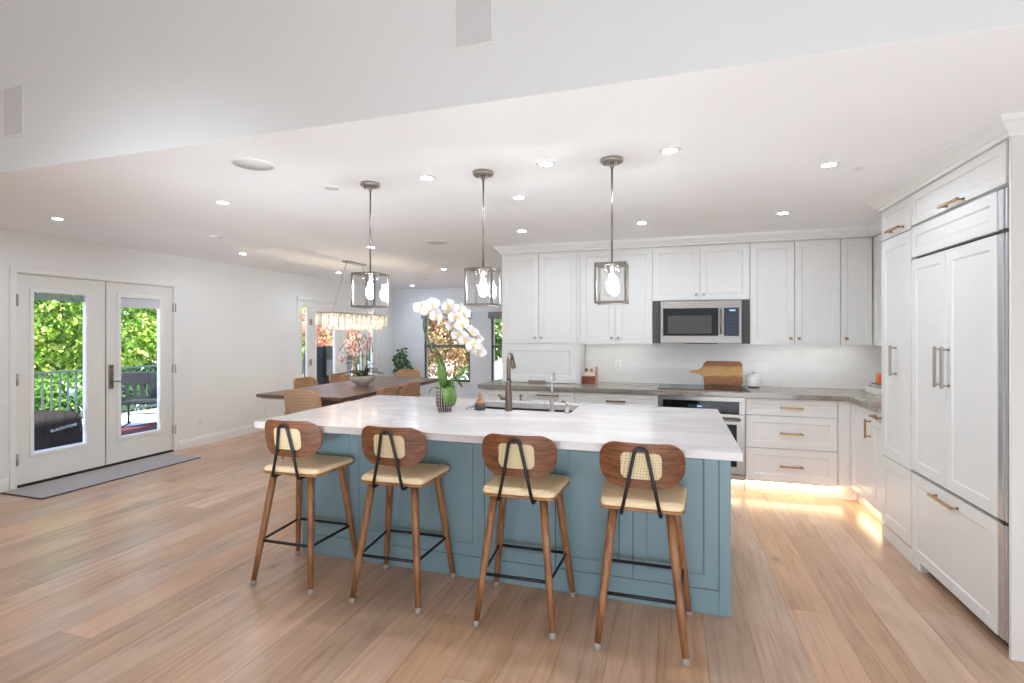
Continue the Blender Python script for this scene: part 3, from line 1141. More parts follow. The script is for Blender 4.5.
fr = thing('refrigerator', 'large built-in refrigerator with white panel doors and bottom freezer drawer', 'refrigerator', (RX, 3.85, 0), -PI / 2)
MB().box(0.004, 0.967, 0.03, 0.60, 0.055, 2.13).build('carcass', 'slot', fr)
MB().box(0.004, 0.115, 0.004, 0.05, 0.0, 0.052).build('toe_board', 'cab', fr)
for k in range(2):
    MB().box(0.05 + 0.8 * k, 0.10 + 0.8 * k, 0.10, 0.15, 0.0, 0.056).build('foot', 'black', fr)
MB().box(0.118, 0.96, 0.034, 0.05, 0.022, 0.056).build('gap_shade', 'slot', fr)  # black strip painting the shade in the gap under the freezer drawer
MB().shaker(0.004, 0.900, 1.935, 2.122, 0.0, 0.03, 0.055).build('top_panel', 'cab', fr)
fd1 = MB().shaker(0.004, 0.428, 0.600, 1.918, 0.0, 0.03, 0.062).build('door', 'cab', fr)
fd2 = MB().shaker(0.431, 0.900, 0.600, 1.918, 0.0, 0.03, 0.062).build('door', 'cab', fr)
fd3 = MB().shaker(0.004, 0.900, 0.055, 0.580, 0.0, 0.03, 0.062).build('freezer_drawer', 'cab', fr)
pull(fd1, ('bar_v', 0.388, 1.155, 1.385), 'nickel')
pull(fd2, ('bar_v', 0.468, 1.155, 1.385), 'nickel')
pull(fd3, ('bar_h', 0.313, 0.575, 0.531), 'brass')
for z0, z1 in ((0.055, 0.580), (0.600, 1.918), (1.935, 2.122)):
    mb = MB().box(0.902, 0.942, 0.003, 0.05, z0, z1, 0.003)
    mb.box(0.942, 0.952, 0.010, 0.05, z0, z1, 0.002)
    mb.box(0.952, 0.966, 0.006, 0.05, z0, z1, 0.002)
    mb.build('side_trim', 'aluminium', fr)
for z in (0.590, 1.926):
    mb = MB().box(0.895, 0.962, 0.01, 0.05, z - 0.006, z + 0.006, 0.002)
    mb.tube([(0.93, 0.02, z - 0.016), (0.93, 0.02, z + 0.016)], 0.009)
    mb.build('hinge', 'black', fr)

# ------------------------------------------------------------------ appliances
mw = thing('microwave', 'stainless steel microwave mounted between dark filler panels under the wall cabinets', 'microwave', (-0.204, 5.36, 1.36))
MB().box(0.08, 0.83, 0.02, 0.38, 0.0, 0.42).build('body', 'dark', mw)
MB().box(0.001, 0.078, 0.062, 0.10, -0.004, 0.422).build('filler_panel', 'dark', mw)
MB().box(0.832, 0.910, 0.062, 0.10, -0.004, 0.422).build('filler_panel', 'dark', mw)
mb = MB()
mb.box(0.08, 0.83, 0.0, 0.02, 0.0, 0.073, 0.003)
mb.box(0.08, 0.83, 0.0, 0.02, 0.343, 0.42, 0.003)
mb.box(0.08, 0.105, 0.0002, 0.02, 0.07, 0.346, 0.002)
mb.box(0.806, 0.83, 0.0002, 0.02, 0.07, 0.346, 0.002)
mb.box(0.622, 0.672, 0.0002, 0.02, 0.07, 0.346, 0.002)
mb.build('front_frame', 'steel', mw)
dr = MB().box(0.105, 0.622, 0.004, 0.02, 0.07, 0.346).build('door', 'blackglass', mw)
MB().box(0.150, 0.560, 0.0025, 0.006, 0.095, 0.272, 0.001).build('window', 'window_glass_dark', dr)
MB().tube([(0.645, 0.0, 0.095), (0.645, -0.028, 0.105), (0.645, -0.034, 0.21), (0.645, -0.028, 0.315), (0.645, 0.0, 0.325)], 0.0105, 12).build('handle', 'steel', mw)
cp = MB().box(0.672, 0.806, 0.003, 0.02, 0.07, 0.346).build('control_panel', 'blueblack', mw)
MB().box(0.72, 0.775, 0.001, 0.004, 0.312, 0.328).build('display', 'display', cp)
for r in range(5):
    for c in range(3):
        MB().box(0.70 + c * 0.03, 0.718 + c * 0.03, 0.0015, 0.0035, 0.10 + r * 0.032, 0.112 + r * 0.032).build('button', 'window_glass_dark', cp)
MB().box(0.30, 0.62, 0.05, 0.30, -0.008, 0.001).build('vent_grille', 'slot', mw)

ov = thing('oven', 'stainless steel built-in oven with black control panel below the cooktop', 'oven', (-0.13, 5.055, 0))
MB().box(0.002, 0.752, 0.03, 0.60, 0.115, 0.873).build('body', 'dark', ov)
MB().box(0.002, 0.752, 0.10, 0.12, 0.0, 0.115).build('toe_panel', 'cab', ov)
MB().box(0.02, 0.73, 0.075, 0.087, 0.104, 0.1145).build('toe_kick_led', 'led_warm', ov)
mb = MB()
mb.box(0.0, 0.754, 0.008, 0.03, 0.83, 0.872, 0.002)
mb.box(0.0, 0.035, 0.008, 0.03, 0.715, 0.83, 0.002)
mb.box(0.700, 0.754, 0.008, 0.03, 0.715, 0.83, 0.002)
mb.build('front_frame', 'steel', ov)
MB().box(0.0, 0.754, 0.008, 0.03, 0.125, 0.165, 0.002).build('lower_trim', 'steel', ov)
cp = MB().box(0.035, 0.700, 0.004, 0.03, 0.728, 0.832, 0.002).build('control_panel', 'blackglass', ov)
MB().box(0.26, 0.46, 0.0025, 0.005, 0.765, 0.795).build('display', 'blueblack', cp)
MB().box(0.34, 0.38, 0.0015, 0.003, 0.774, 0.787).build('clock_digits', 'display', cp)
od = MB().box(0.003, 0.751, 0.0, 0.028, 0.170, 0.718, 0.004).build('door', 'steel', ov)
MB().box(0.075, 0.68, -0.0025, 0.001, 0.24, 0.625, 0.001).build('window', 'blackglass', od)
mb = MB().tube([(0.05, -0.045, 0.672), (0.705, -0.045, 0.672)], 0.013, 14)
for x in (0.075, 0.68):
    mb.tube([(x, -0.045, 0.672), (x, 0.0, 0.672)], 0.009, 10)
mb.build('handle', 'steel', od)

ck = thing('cooktop', 'flat black glass induction cooktop set into the back counter', 'cooktop', (-0.155, 5.17, 0.9155))
MB().box(0.0, 0.835, 0.0, 0.50, 0.0, 0.004, 0.001).build('rim', 'steel', ck)
gl = MB().box(0.006, 0.829, 0.006, 0.494, 0.003, 0.009, 0.002).build('glass_top', 'blackglass', ck)
for x, y, r in ((0.2, 0.14, 0.085), (0.2, 0.36, 0.07), (0.62, 0.14, 0.07), (0.62, 0.36, 0.095)):
    mb = MB()
    mb.tube([(x + r * math.cos(a * PI / 16), y + r * math.sin(a * PI / 16), 0.0092) for a in range(32)], 0.0008, 4, closed=True)
    mb.build('burner_ring', 'window_glass_dark', gl)

# ------------------------------------------------------------------ island
IX0, IX1, IY0, IY1 = -2.366, 0.281, 2.84, 3.905
isl = thing('kitchen_island', 'blue-grey painted kitchen island base with shaker doors behind the stools', 'island', (IX0, IY0, 0))
W_ = IX1 - IX0
mb = MB()
mb.box(0.02, W_ - 0.02, 0.0205, IY1 - IY0, 0.0, 0.62)
mb.box(0.02, W_ - 0.02, 0.0205, 0.50, 0.62, 0.872)           # hollow under the sink
mb.box(1.82, W_ - 0.02, 0.50, IY1 - IY0, 0.62, 0.872)
mb.box(0.02, 0.80, 0.50, IY1 - IY0, 0.62, 0.872)
mb.build('carcass', 'blue', isl)
for x in (0, W_ - 0.056):
    MB().box(x, x + 0.056, 0.0, IY1 - IY0, 0.0, 0.874, 0.0015).build('end_panel', 'blue', isl)
MB().box(0.057, W_ - 0.057, 0.003, 0.022, 0.0, 0.126).build('base_board', 'blue', isl)
xs = [0.057, 0.440, 0.869, 1.299, 1.729, 2.157, W_ - 0.057]
for a, b in zip(xs[:-1], xs[1:]):
    MB().shaker(a + 0.0015, b - 0.0015, 0.130, 0.872, 0.0, 0.02, 0.068, 0.009, 0.009).build('door', 'blue', isl)

# slab with an undermount sink cut-out
SX0, SX1, SY0, SY1 = -1.45, -0.67, 3.465, 3.82
TX0, TX1, TY0, TY1 = -2.465, 0.302, 2.533, 3.935
mb = MB()
oo = [(TX0, TY0), (TX1, TY0), (TX1, TY1), (TX0, TY1)]
ii = [(SX0, SY0), (SX1, SY0), (SX1, SY1), (SX0, SY1)]
vs = [(x, y, z) for z in (0.875, 0.9155) for x, y in oo + ii]
fs = []
for j in range(4):
    k = (j + 1) % 4
    fs += [(8 + j, 8 + k, 12 + k, 12 + j), (j, 4 + j, 4 + k, k), (j, k, 8 + k, 8 + j), (4 + j, 12 + j, 12 + k, 4 + k)]
top = mb.add(vs, fs).build('island_countertop', 'quartz')
bv = top.modifiers.new('bevel', 'BEVEL')
bv.width = 0.003
bv.segments = 2
tag(top, 'long white quartz slab on top of the blue island', 'countertop')
sk = MB()
t = 0.004
sk.box(SX0 - 0.01, SX1 + 0.01, SY0 - 0.01, SY1 + 0.01, 0.655, 0.66)
sk.box(SX0 - 0.01, SX0 - 0.001, SY0 - 0.01, SY1 + 0.01, 0.66, 0.8745)
sk.box(SX1 + 0.001, SX1 + 0.01, SY0 - 0.01, SY1 + 0.01, 0.66, 0.8745)
sk.box(SX0 - 0.001, SX1 + 0.001, SY0 - 0.01, SY0 - 0.001, 0.66, 0.8745)
sk.box(SX0 - 0.001, SX1 + 0.001, SY1 + 0.001, SY1 + 0.01, 0.66, 0.8745)
sk = sk.build('sink', 'sink_steel')
tag(sk, 'stainless steel undermount sink set in the island top', 'sink')
MB().lathe([(0.0, 0.0), (0.045, 0.0), (0.045, 0.004), (0.0, 0.003)], 24, ((SX0 + SX1) / 2, 3.66, 0.6602)).build('drain', 'chrome', sk)

fc = thing('faucet', 'tall brushed pull-down kitchen faucet behind the front edge of the sink', 'faucet', (-1.10, 3.412, 0.9155))
MB().lathe([(0.029, 0.0), (0.029, 0.006), (0.026, 0.012), (0.0235, 0.12), (0.0175, 0.20), (0.0175, 0.21)], 24).build('body', 'gunmetal', fc)
pts = [(0, 0, 0.20), (0, 0, 0.335)]
for k in range(0, 11):
    a = PI * k / 10 * 0.86
    pts.append((0.0, 0.042 - 0.042 * math.cos(a), 0.335 + 0.055 * math.sin(a)))
MB().tube(pts, 0.0145, 16).build('spout', 'gunmetal', fc)
e0, e1 = Vector(pts[-1]), Vector(pts[-2])
dd = (e0 - e1).normalized()
MB().tube([e0, e0 + dd * 0.015, e0 + dd * 0.06, e0 + dd * 0.07], [0.015, 0.016, 0.0195, 0.018], 16).build('spray_head', 'gunmetal', fc)
lv = MB().tube([(-0.018, 0, 0.085), (-0.058, 0, 0.085)], 0.0135, 16)
lv.tube([(-0.05, 0, 0.085), (-0.062, -0.012, 0.105), (-0.072, -0.02, 0.115)], [0.012, 0.009, 0.006], 12)
lv.build('lever', 'gunmetal', fc)

tp = thing('filtered_water_tap', 'slim chrome water tap standing right of the faucet', 'tap', (-0.795, 3.43, 0.9155))
MB().lathe([(0.019, 0), (0.019, 0.012), (0.014, 0.02), (0.014, 0.085), (0.008, 0.095)], 20).build('body', 'chrome', tp)
pts = [(0, 0, 0.09), (0, 0, 0.23)] + [(0, 0.04 - 0.04 * math.cos(PI * k / 8), 0.23 + 0.04 * math.sin(PI * k / 8)) for k in range(1, 9)] + [(0, 0.08, 0.21)]
MB().tube(pts, 0.0052, 12).build('spout', 'chrome', tp)
MB().tube([(-0.01, 0, 0.06), (-0.055, 0, 0.062)], [0.007, 0.005], 10).build('lever', 'chrome', tp)

sp = thing('soap_dispenser', 'short nickel soap pump at the right corner of the sink', 'dispenser', (-0.69, 3.435, 0.9155))
MB().lathe([(0.021, 0), (0.021, 0.008), (0.014, 0.014), (0.012, 0.045)], 20).build('base', 'nickel', sp)
MB().tube([(0, 0, 0.04), (0, 0, 0.062), (-0.008, 0.008, 0.074), (-0.03, 0.03, 0.078), (-0.045, 0.045, 0.068)], [0.008, 0.008, 0.009, 0.008, 0.006], 12).build('nozzle', 'nickel', sp)

br = thing('dish_brush', 'round wooden dish brush in a dark cup beside the striped orchid pot', 'dish brush', (-1.31, 3.40, 0.9155))
MB().lathe([(0.0, 0.0), (0.036, 0.0), (0.039, 0.005), (0.039, 0.048), (0.034, 0.048), (0.034, 0.03), (0.0, 0.03)], 28).build('cup', 'dark', br)
MB().lathe([(0.0, 0.03), (0.030, 0.03), (0.032, 0.058), (0.026, 0.066), (0.0, 0.066)], 24).build('bristles', 'lightwood', br)
MB().lathe([(0.024, 0.066), (0.013, 0.078), (0.011, 0.088), (0.017, 0.100), (0.016, 0.112), (0.0, 0.118)], 24).build('knob_handle', 'lightwood', br)
mb = MB()
mb.tube([(0.007 * math.cos(a) , 0.010 * math.sin(a), 0.0035) for a in [k * PI / 8 for k in range(16)]], 0.003, 8, closed=True)
mb.tube([(0.034 + 0.009 * math.cos(a), 0.008 + 0.008 * math.sin(a), 0.0035) for a in [k * PI / 8 for k in range(16)]], 0.003, 8, closed=True)
tag(mb.build('drain_ring', 'chrome', None, (-1.408, 3.392, 0.9155)), 'pair of small silver rings lying on the island between orchid and brush', 'ring')

# ------------------------------------------------------------------ bar stools
# local frame: sitter looks along +y (towards the island)


def rounded_outline(w, h, r, n=8):
    """rounded rectangle centred on the origin, counter-clockwise; r may be (bottom, top)"""
    rb, rt = r if isinstance(r, tuple) else (r, r)
    out = []
    for cx, cy, a0, rr in ((w / 2 - rb, -h / 2 + rb, -90, rb), (w / 2 - rt, h / 2 - rt, 0, rt), (-w / 2 + rt, h / 2 - rt, 90, rt), (-w / 2 + rb, -h / 2 + rb, 180, rb)):
        for k in range(n + 1):
            a = math.radians(a0 + 90 * k / n)
            out.append((cx + rr * math.cos(a), cy + rr * math.sin(a)))
    return out


def curved_plate(outline, hole, bend, thick, zc, y0, rake):
    """plate with an optional hole, bent around the sitter, in the XZ plane"""
    bm = bmesh.new()
    vo = [bm.verts.new((x, 0, z)) for x, z in outline]
    eo = [bm.edges.new((vo[i], vo[(i + 1) % len(vo)])) for i in range(len(vo))]
    edges = list(eo)
    if hole:
        vh = [bm.verts.new((x, 0, z)) for x, z in hole]
        edges += [bm.edges.new((vh[i], vh[(i + 1) % len(vh)])) for i in range(len(vh))]
    bmesh.ops.triangle_fill(bm, edges=edges, use_beauty=True, normal=(0, -1, 0))
    # cut by vertical planes so that the plate can bend smoothly
    w = max(abs(x) for x, _ in outline)
    for k in range(-9, 10):
        bmesh.ops.bisect_plane(bm, geom=bm.verts[:] + bm.edges[:] + bm.faces[:], plane_co=(w * k / 10, 0, 0), plane_no=(1, 0, 0))
    bm.normal_update()
    if sum(f.normal.y for f in bm.faces) > 0:
        bmesh.ops.reverse_faces(bm, faces=bm.faces[:])
    back = bmesh.ops.duplicate(bm, geom=bm.verts[:] + bm.edges[:] + bm.faces[:])
    bv = [g for g in back['geom'] if isinstance(g, bmesh.types.BMVert)]
    bf = [g for g in back['geom'] if isinstance(g, bmesh.types.BMFace)]
    be = [g for g in back['geom'] if isinstance(g, bmesh.types.BMEdge) and len(g.link_faces) == 1]
    mp = back['edge_map']
    for v in bv:
        v.co.y += thick
    bmesh.ops.reverse_faces(bm, faces=bf)
    vm = back['vert_map']
    for e in be:
        o = mp[e]
        a, b = o.verts
        try:
            bm.faces.new((a, b, vm[b], vm[a]))
        except ValueError:
            pass
    for v in bm.verts:
        x, y, z = v.co
        v.co = (x, y0 + y + bend * (x / w) ** 2 - rake * z, zc + z)
    bmesh.ops.recalc_face_normals(bm, faces=bm.faces[:])
    bm.verts.index_update()
    vs = [tuple(v.co) for v in bm.verts]
    fs = [tuple(v.index for v in f.verts) for f in bm.faces]
    bm.free()
    return vs, fs


def seat_outline(wr, wf, y0, y1, r, n=7):
    """rear width wr at y0, front width wf at y1, rounded corners"""
    cs = [(-wr / 2, y0), (wr / 2, y0), (wf / 2, y1), (-wf / 2, y1)]
    out = []
    for i in range(4):
        p, a, b = Vector(cs[i]), Vector(cs[i - 1]), Vector(cs[(i + 1) % 4])
        u, v = (a - p).normalized(), (b - p).normalized()
        s, e = p + u * r, p + v * r
        for k in range(n + 1):
            t = k / n
            q = s * (1 - t) ** 2 + p * 2 * t * (1 - t) + e * t ** 2
            out.append((q.x, q.y))
    return out


def loft(rings, cap=True, smooth=True):
    n = len(rings[0])
    vs = [p for r in rings for p in r]
    fs = []
    for i in range(len(rings) - 1):
        for j in range(n):
            k = (j + 1) % n
            fs.append((i * n + j, i * n + k, (i + 1) * n + k, (i + 1) * n + j))
    if cap:
        fs.append(tuple(reversed(range(n))))
        fs.append(tuple(range((len(rings) - 1) * n, len(rings) * n)))
    return vs, fs


def make_stool(label):
    t = thing('bar_stool', label, 'bar stool', (0, 0, 0), 0, 'bar stools along the island')
    so = lambda d, z: [(x, y, z) for x, y in seat_outline(0.38 - 2 * d, 0.432 - 2 * d, -0.155 + d, 0.205 - d, 0.042)]
    vs, fs = loft([so(0.006, 0.632), so(0.0, 0.636), so(0.0, 0.645), so(0.003, 0.648)])
    MB().add(vs, fs).build('seat_shell', 'shell', t)
    vs, fs = loft([so(0.004, 0.6485), so(0.002, 0.654), so(0.004, 0.665), so(0.012, 0.672), so(0.04, 0.6745)])
    MB().add(vs, fs, True).build('seat_cushion', 'cream', t)
    hole = rounded_outline(0.185, 0.126, 0.03, 6)
    vs, fs = curved_plate(rounded_outline(0.392, 0.212, (0.098, 0.084)), hole, 0.062, 0.013, 0.849, -0.178, 0.12)
    bk = MB().add(vs, fs).build('backrest', 'walnut', t)
    b2 = bk.modifiers.new('bevel', 'BEVEL')
    b2.width = 0.002
    b2.segments = 2
    b2.limit_method = 'ANGLE'
    b2.angle_limit = math.radians(60)
    vs, fs = curved_plate(rounded_outline(0.192, 0.133, 0.033, 6), None, 0.062 * (0.096 / 0.196) ** 2, 0.006, 0.849, -0.175, 0.12)
    MB().add(vs, fs).build('cane_panel', 'cane', bk)
    # hairpin bracket: up from under the seat, round over the back of the backrest
    pts = []
    yb = lambda z: -0.192 - 0.12 * (z - 0.852)
    pts += [(-0.088, -0.06, 0.624), (-0.088, -0.165, 0.624), (-0.0865, -0.18, 0.632)]
    pts += [(-0.055, yb(0.78), 0.78), (-0.030, yb(0.908), 0.908)]
    for k in range(1, 8):
        a = PI - PI * k / 8
        pts.append((0.028 * math.cos(a), yb(0.92), 0.911 + 0.022 * math.sin(a)))
    pts += [(0.030, yb(0.908), 0.908), (0.055, yb(0.78), 0.78)]
    pts += [(0.0865, -0.18, 0.632), (0.088, -0.165, 0.624), (0.088, -0.06, 0.624)]
    br = MB().tube(pts, 0.0085, 12).build('back_bracket', 'black', t)
    for x, z in ((-0.062, 0.778), (0.062, 0.778), (0.0, 0.928)):
        MB().tube([(x * 0.9, yb(z) - 0.006, z), (x * 0.9, yb(z) + 0.012, z)], 0.009, 12).build('screw', 'black', br)
    for sx, sy in ((-1, -1), (1, -1), (-1, 1), (1, 1)):
        top_ = Vector((sx * (0.128 if sy < 0 else 0.150), -0.118 if sy < 0 else 0.135, 0.632))
        bot = Vector((sx * (0.196 if sy < 0 else 0.224), -0.212 if sy < 0 else 0.208, 0.0))
        p = lambda k: top_.lerp(bot, k)
        lg = MB().tube([p(0), p(0.25), p(0.62), p(0.965)], [0.0205, 0.0205, 0.0185, 0.0145], 14).build('leg', 'leg_wood', t)
        MB().tube([p(0.955), p(0.965), p(0.998), bot], [0.0165, 0.0175, 0.0175, 0.015], 14).build('foot_glide', 'glide', lg)
    q = lambda sx, sy, z: (sx * ((0.128 + 0.068 * (0.632 - z) / 0.632) if sy < 0 else (0.150 + 0.074 * (0.632 - z) / 0.632)), (-0.118 - 0.094 * (0.632 - z) / 0.632) if sy < 0 else (0.135 + 0.073 * (0.632 - z) / 0.632), z)
    z = 0.248
    MB().tube([q(-1, -1, z), q(1, -1, z), q(1, 1, z), q(-1, 1, z)], 0.0085, 10, closed=True).build('footrest', 'black', t)
    return t


s0 = make_stool('walnut bar stool with cream seat, first from the left by the island end')
s0.location = (-2.135, 2.596, 0)
s0.rotation_euler = (0, 0, math.radians(1.5))
dup(s0, 'walnut bar stool with cream seat, second from the left', (-1.472, 2.600, 0), math.radians(2.5))
dup(s0, 'walnut bar stool with cream seat, third from the left, below the faucet', (-0.75, 2.597, 0), math.radians(1.5))
dup(s0, 'walnut bar stool with cream seat, nearest the right end of the island', (-0.144, 2.588, 0), math.radians(0.5))

# ------------------------------------------------------------------ pendant lanterns


def make_pendant(label):
    t = thing('pendant_lantern', label, 'pendant light', (0, 0, 0), 0, 'cage pendants over the island')
    cn = MB().lathe([(0.0, 2.3995), (0.058, 2.3995), (0.062, 2.404), (0.062, 2.4195), (0.0, 2.4195)], 32).build('canopy', 'nickel', t)
    for sx in (-0.04, 0.04):
        MB().lathe([(0, 2.386), (0.006, 2.388), (0.006, 2.40)], 12, (sx, 0, 0)).build('screw_cap', 'nickel', cn)
    MB().tube([(0, 0, 2.40), (0, 0, 1.845)], 0.0055, 12).build('rod', 'lantern', t)
    MB().lathe([(0.012, 2.372), (0.012, 2.40)], 14).build('collar', 'nickel', t)
    a, z0, z1, w = 0.08, 1.622, 1.842, 0.0055
    mb = MB()
    for sx in (-a, a):
        for sy in (-a, a):
            mb.box(sx - w, sx + w, sy - w, sy + w, z0, z1)
    for z in (z0 + w, z1 - w):
        for s in (-a, a):
            mb.box(-a + w, a - w, s - w, s + w, z - w, z + w)
            mb.box(s - w, s + w, -a + w, a - w, z - w, z + w)
    mb.box(-a + w, a - w, -0.005, 0.005, z1 - 0.009, z1 - 0.001)
    mb.box(-0.005, 0.005, -a + w, a - w, z1 - 0.0091, z1 - 0.0011)
    mb.build('cage', 'lantern', t)
    for s in (-1, 1):
        MB().box(-a + w, a - w, s * a - 0.001, s * a + 0.001, z0 + 2 * w, z1 - 2 * w).build('glass_pane', 'lampglass', t)
        MB().box(s * a - 0.001, s * a + 0.001, -a + w, a - w, z0 + 2 * w, z1 - 2 * w).build('glass_pane', 'lampglass', t)
    so = MB().lathe([(0.0, 1.835), (0.042, 1.835), (0.042, 1.826), (0.02, 1.822), (0.018, 1.785), (0.0, 1.785)], 24).build('socket', 'lantern', t)
    for k in range(4):
        an = PI / 4 + k * PI / 2
        MB().lathe([(0, 1.806), (0.005, 1.808), (0.005, 1.828)], 10, (0.048 * math.cos(an), 0.048 * math.sin(an), 0)).build('thumb_screw', 'nickel', so)
    MB().lathe([(0.045, 1.826), (0.045, 1.668)], 28).build('glass_cylinder', 'lampglass', t)
    MB().lathe([(0.0, 1.676), (0.012, 1.680), (0.0235, 1.695), (0.0285, 1.718), (0.024, 1.742), (0.015, 1.764), (0.013, 1.784)], 20).build('bulb', 'bulb', t)
    return t


p0 = make_pendant('nickel cage pendant over the left end of the island')
p0.location = (-1.856, 2.862, 0)
dup(p0, 'nickel cage pendant over the middle of the island, above the orchid', (-1.082, 2.862, 0))
dup(p0, 'nickel cage pendant over the island in front of the white wall cabinets', (-0.324, 2.862, 0))

# ------------------------------------------------------------------ recessed lights, speakers, detectors


def make_downlight(label):
    t = thing('recessed_light', label, 'ceiling light', (0, 0, 0), 0, 'recessed ceiling lights')
    MB().lathe([(0.034, -0.001), (0.037, -0.005), (0.052, -0.004), (0.056, 0.0)], 32).build('trim_ring', 'trim', t)
    MB().lathe([(0.0, -0.0015), (0.035, -0.0015), (0.035, -0.0005), (0.0, -0.0005)], 32).build('lens', 'downlight', t)
    return t


spots = [
    (-4.93, 2.95, 'recessed light in the ceiling left of the double patio doors, leftmost of all'),
    (-3.16, 2.95, 'recessed light between the patio doors and the large round ceiling speaker'),
    (-1.457, 2.86, 'recessed light between the left and the middle pendants'),
    (-0.69, 2.825, 'recessed light between the middle pendant and the right pendant'),
    (-0.017, 2.82, 'bright recessed light just right of the right pendant'),
    (0.845, 3.325, 'recessed light nearest the pantry, at the right of the ceiling'),
    (-1.043, 3.474, 'recessed light behind the middle pendant, halfway to the tower cabinet'),
    (-1.36, 4.62, 'recessed light above the crown moulding of the tower cabinet'),
    (-0.262, 4.60, 'recessed light in front of the wall cabinet left of the microwave'),
    (0.836, 4.56, 'recessed light in front of the wall cabinets right of the microwave'),
    (-4.96, 4.92, 'recessed light over the floor beyond the patio doors'),
    (-3.22, 4.98, 'recessed light seen behind the rod of the left pendant'),
    (-5.06, 6.92, 'recessed light left of the chandelier in the dining area'),
    (-3.29, 7.02, 'recessed light right of the chandelier in the dining area'),
    (-5.05, 9.3, 'small distant recessed light close to the far grey wall'),
]
dl0 = None
for x, y, lab in spots:
    if dl0 is None:
        dl0 = make_downlight(lab)
        dl0.location = (x, y, HC)
    else:
        dup(dl0, lab, (x, y, HC))


def round_grille(name, label, cat, x, y, r, group=None):
    t = thing(name, label, cat, (x, y, HC), 0, group)
    MB().lathe([(r * 0.9, -0.004), (r * 0.93, -0.008), (r, -0.003), (r, 0.0)], 40).build('rim', 'trim', t)
    MB().lathe([(0.0, -0.0045), (r * 0.9, -0.0045), (r * 0.9, -0.001), (0.0, -0.001)], 40).build('grille', 'vent', t)
    return t


round_grille('ceiling_speaker', 'large round speaker grille in the ceiling left of the left pendant', 'speaker', -2.28, 2.335, 0.115, 'ceiling speakers')
round_grille('ceiling_speaker', 'round speaker grille in the ceiling between left and middle pendants, toward the dining area', 'speaker', -2.38, 4.92, 0.115, 'ceiling speakers')
round_grille('smoke_detector', 'small round detector in the ceiling just left of the left pendant canopy', 'smoke detector', -2.15, 2.865, 0.05)
round_grille('smoke_detector', 'small flat disc in the ceiling over the floor before the patio doors', 'smoke detector', -4.36, 3.99, 0.06)
round_grille('smoke_detector', 'distant flat disc in the dining ceiling above the white orchid', 'smoke detector', -4.2, 8.2, 0.10)
o = MB().lathe([(0.0, -0.006), (0.022, -0.006), (0.026, 0.0), (0.0, 0.0)], 20).build('sprinkler_cap', 'plate', None, (1.02, 3.445, HC))
tag(o, 'tiny round cap in the ceiling right of the recessed light by the pantry', 'cap')


def wall_grille(label, x0, x1, z0, z1):
    t = thing('wall_speaker', label, 'speaker', (x0, YH, z0), 0, 'rectangular grilles on the header wall')
    w, h = x1 - x0, z1 - z0
    mb = MB()
    mb.box(0, 0.012, -0.008, -0.0005, 0, h)
    mb.box(w - 0.012, w, -0.008, -0.0005, 0, h)
    mb.box(0.012, w - 0.012, -0.008, -0.0005, 0, 0.012)
    mb.box(0.012, w - 0.012, -0.008, -0.0005, h - 0.012, h)
    mb.build('frame', 'trim', t)
    MB().box(0.012, w - 0.012, -0.006, -0.0005, 0.012, h - 0.012).build('grille', 'vent', t)


wall_grille('pale rectangular speaker grille on the header wall at the top centre', -0.89, -0.705, 2.655, 2.96)
wall_grille('pale rectangular speaker grille on the header wall at the far left', -3.81, -3.62, 2.615, 2.92)

# ------------------------------------------------------------------ switches and outlets


def plate(label, loc, rotz, w, h, kind):
    t = thing('light_switch' if kind == 'switch' else 'power_outlet', label, kind, loc, rotz)
    MB().box(-w / 2, w / 2, -0.006, -0.0005, -h / 2, h / 2, 0.002).build('cover_plate', 'plate', t)
    n = max(1, round(w / 0.046) if kind == 'switch' else 1)
    for i in range(n):
        x = (i - (n - 1) / 2) * 0.045
        if kind == 'switch':
            MB().box(x - 0.016, x + 0.016, -0.009, -0.005, -0.033, 0.033, 0.001).build('rocker', 'plate', t)
        else:
            for z in (-0.02, 0.02):
                s = MB().box(x - 0.016, x + 0.016, -0.0075, -0.005, z - 0.014, z + 0.014, 0.001).build('socket', 'plate', t)
                mb = MB()
                mb.box(x - 0.008, x - 0.005, -0.0079, -0.0074, z - 0.005, z + 0.006)
                mb.box(x + 0.005, x + 0.008, -0.0079, -0.0074, z - 0.005, z + 0.006)
                mb.build('slots', 'slot', s)
    return t


plate('wide white switch plate on the left wall near the dining doors', (XL, 6.68, 1.12), PI / 2, 0.16, 0.115, 'switch')
plate('white outlet low on the left wall right of the patio doors', (XL, 5.14, 0.31), PI / 2, 0.07, 0.115, 'outlet')
plate('white outlet low on the left wall below the dining table edge', (XL, 6.25, 0.31), PI / 2, 0.07, 0.115, 'outlet')
plate('white outlet on the tile left of the cooktop', (-0.585, YB - 0.011, 1.105), 0, 0.07, 0.115, 'outlet')
plate('white double switch on the tile right of the cooktop', (0.86, YB - 0.011, 1.11), 0, 0.115, 0.115, 'switch')

# ------------------------------------------------------------------ door mat
mt = thing('door_mat', 'long thin grey mat on the floor along the patio doors', 'mat', (-5.56, 3.83, 0), 0)
MB().box(-0.27, 0.27, -0.78, 0.79, 0.001, 0.009, 0.003).build('pile', 'mat_rug', mt)
mb = MB()
mb.box(0.27, 0.285, -0.795, 0.79, 0.001, 0.008)
mb.box(-0.27, 0.27, -0.795, -0.78, 0.001, 0.008)
mb.build('border', 'mat_edge', mt)

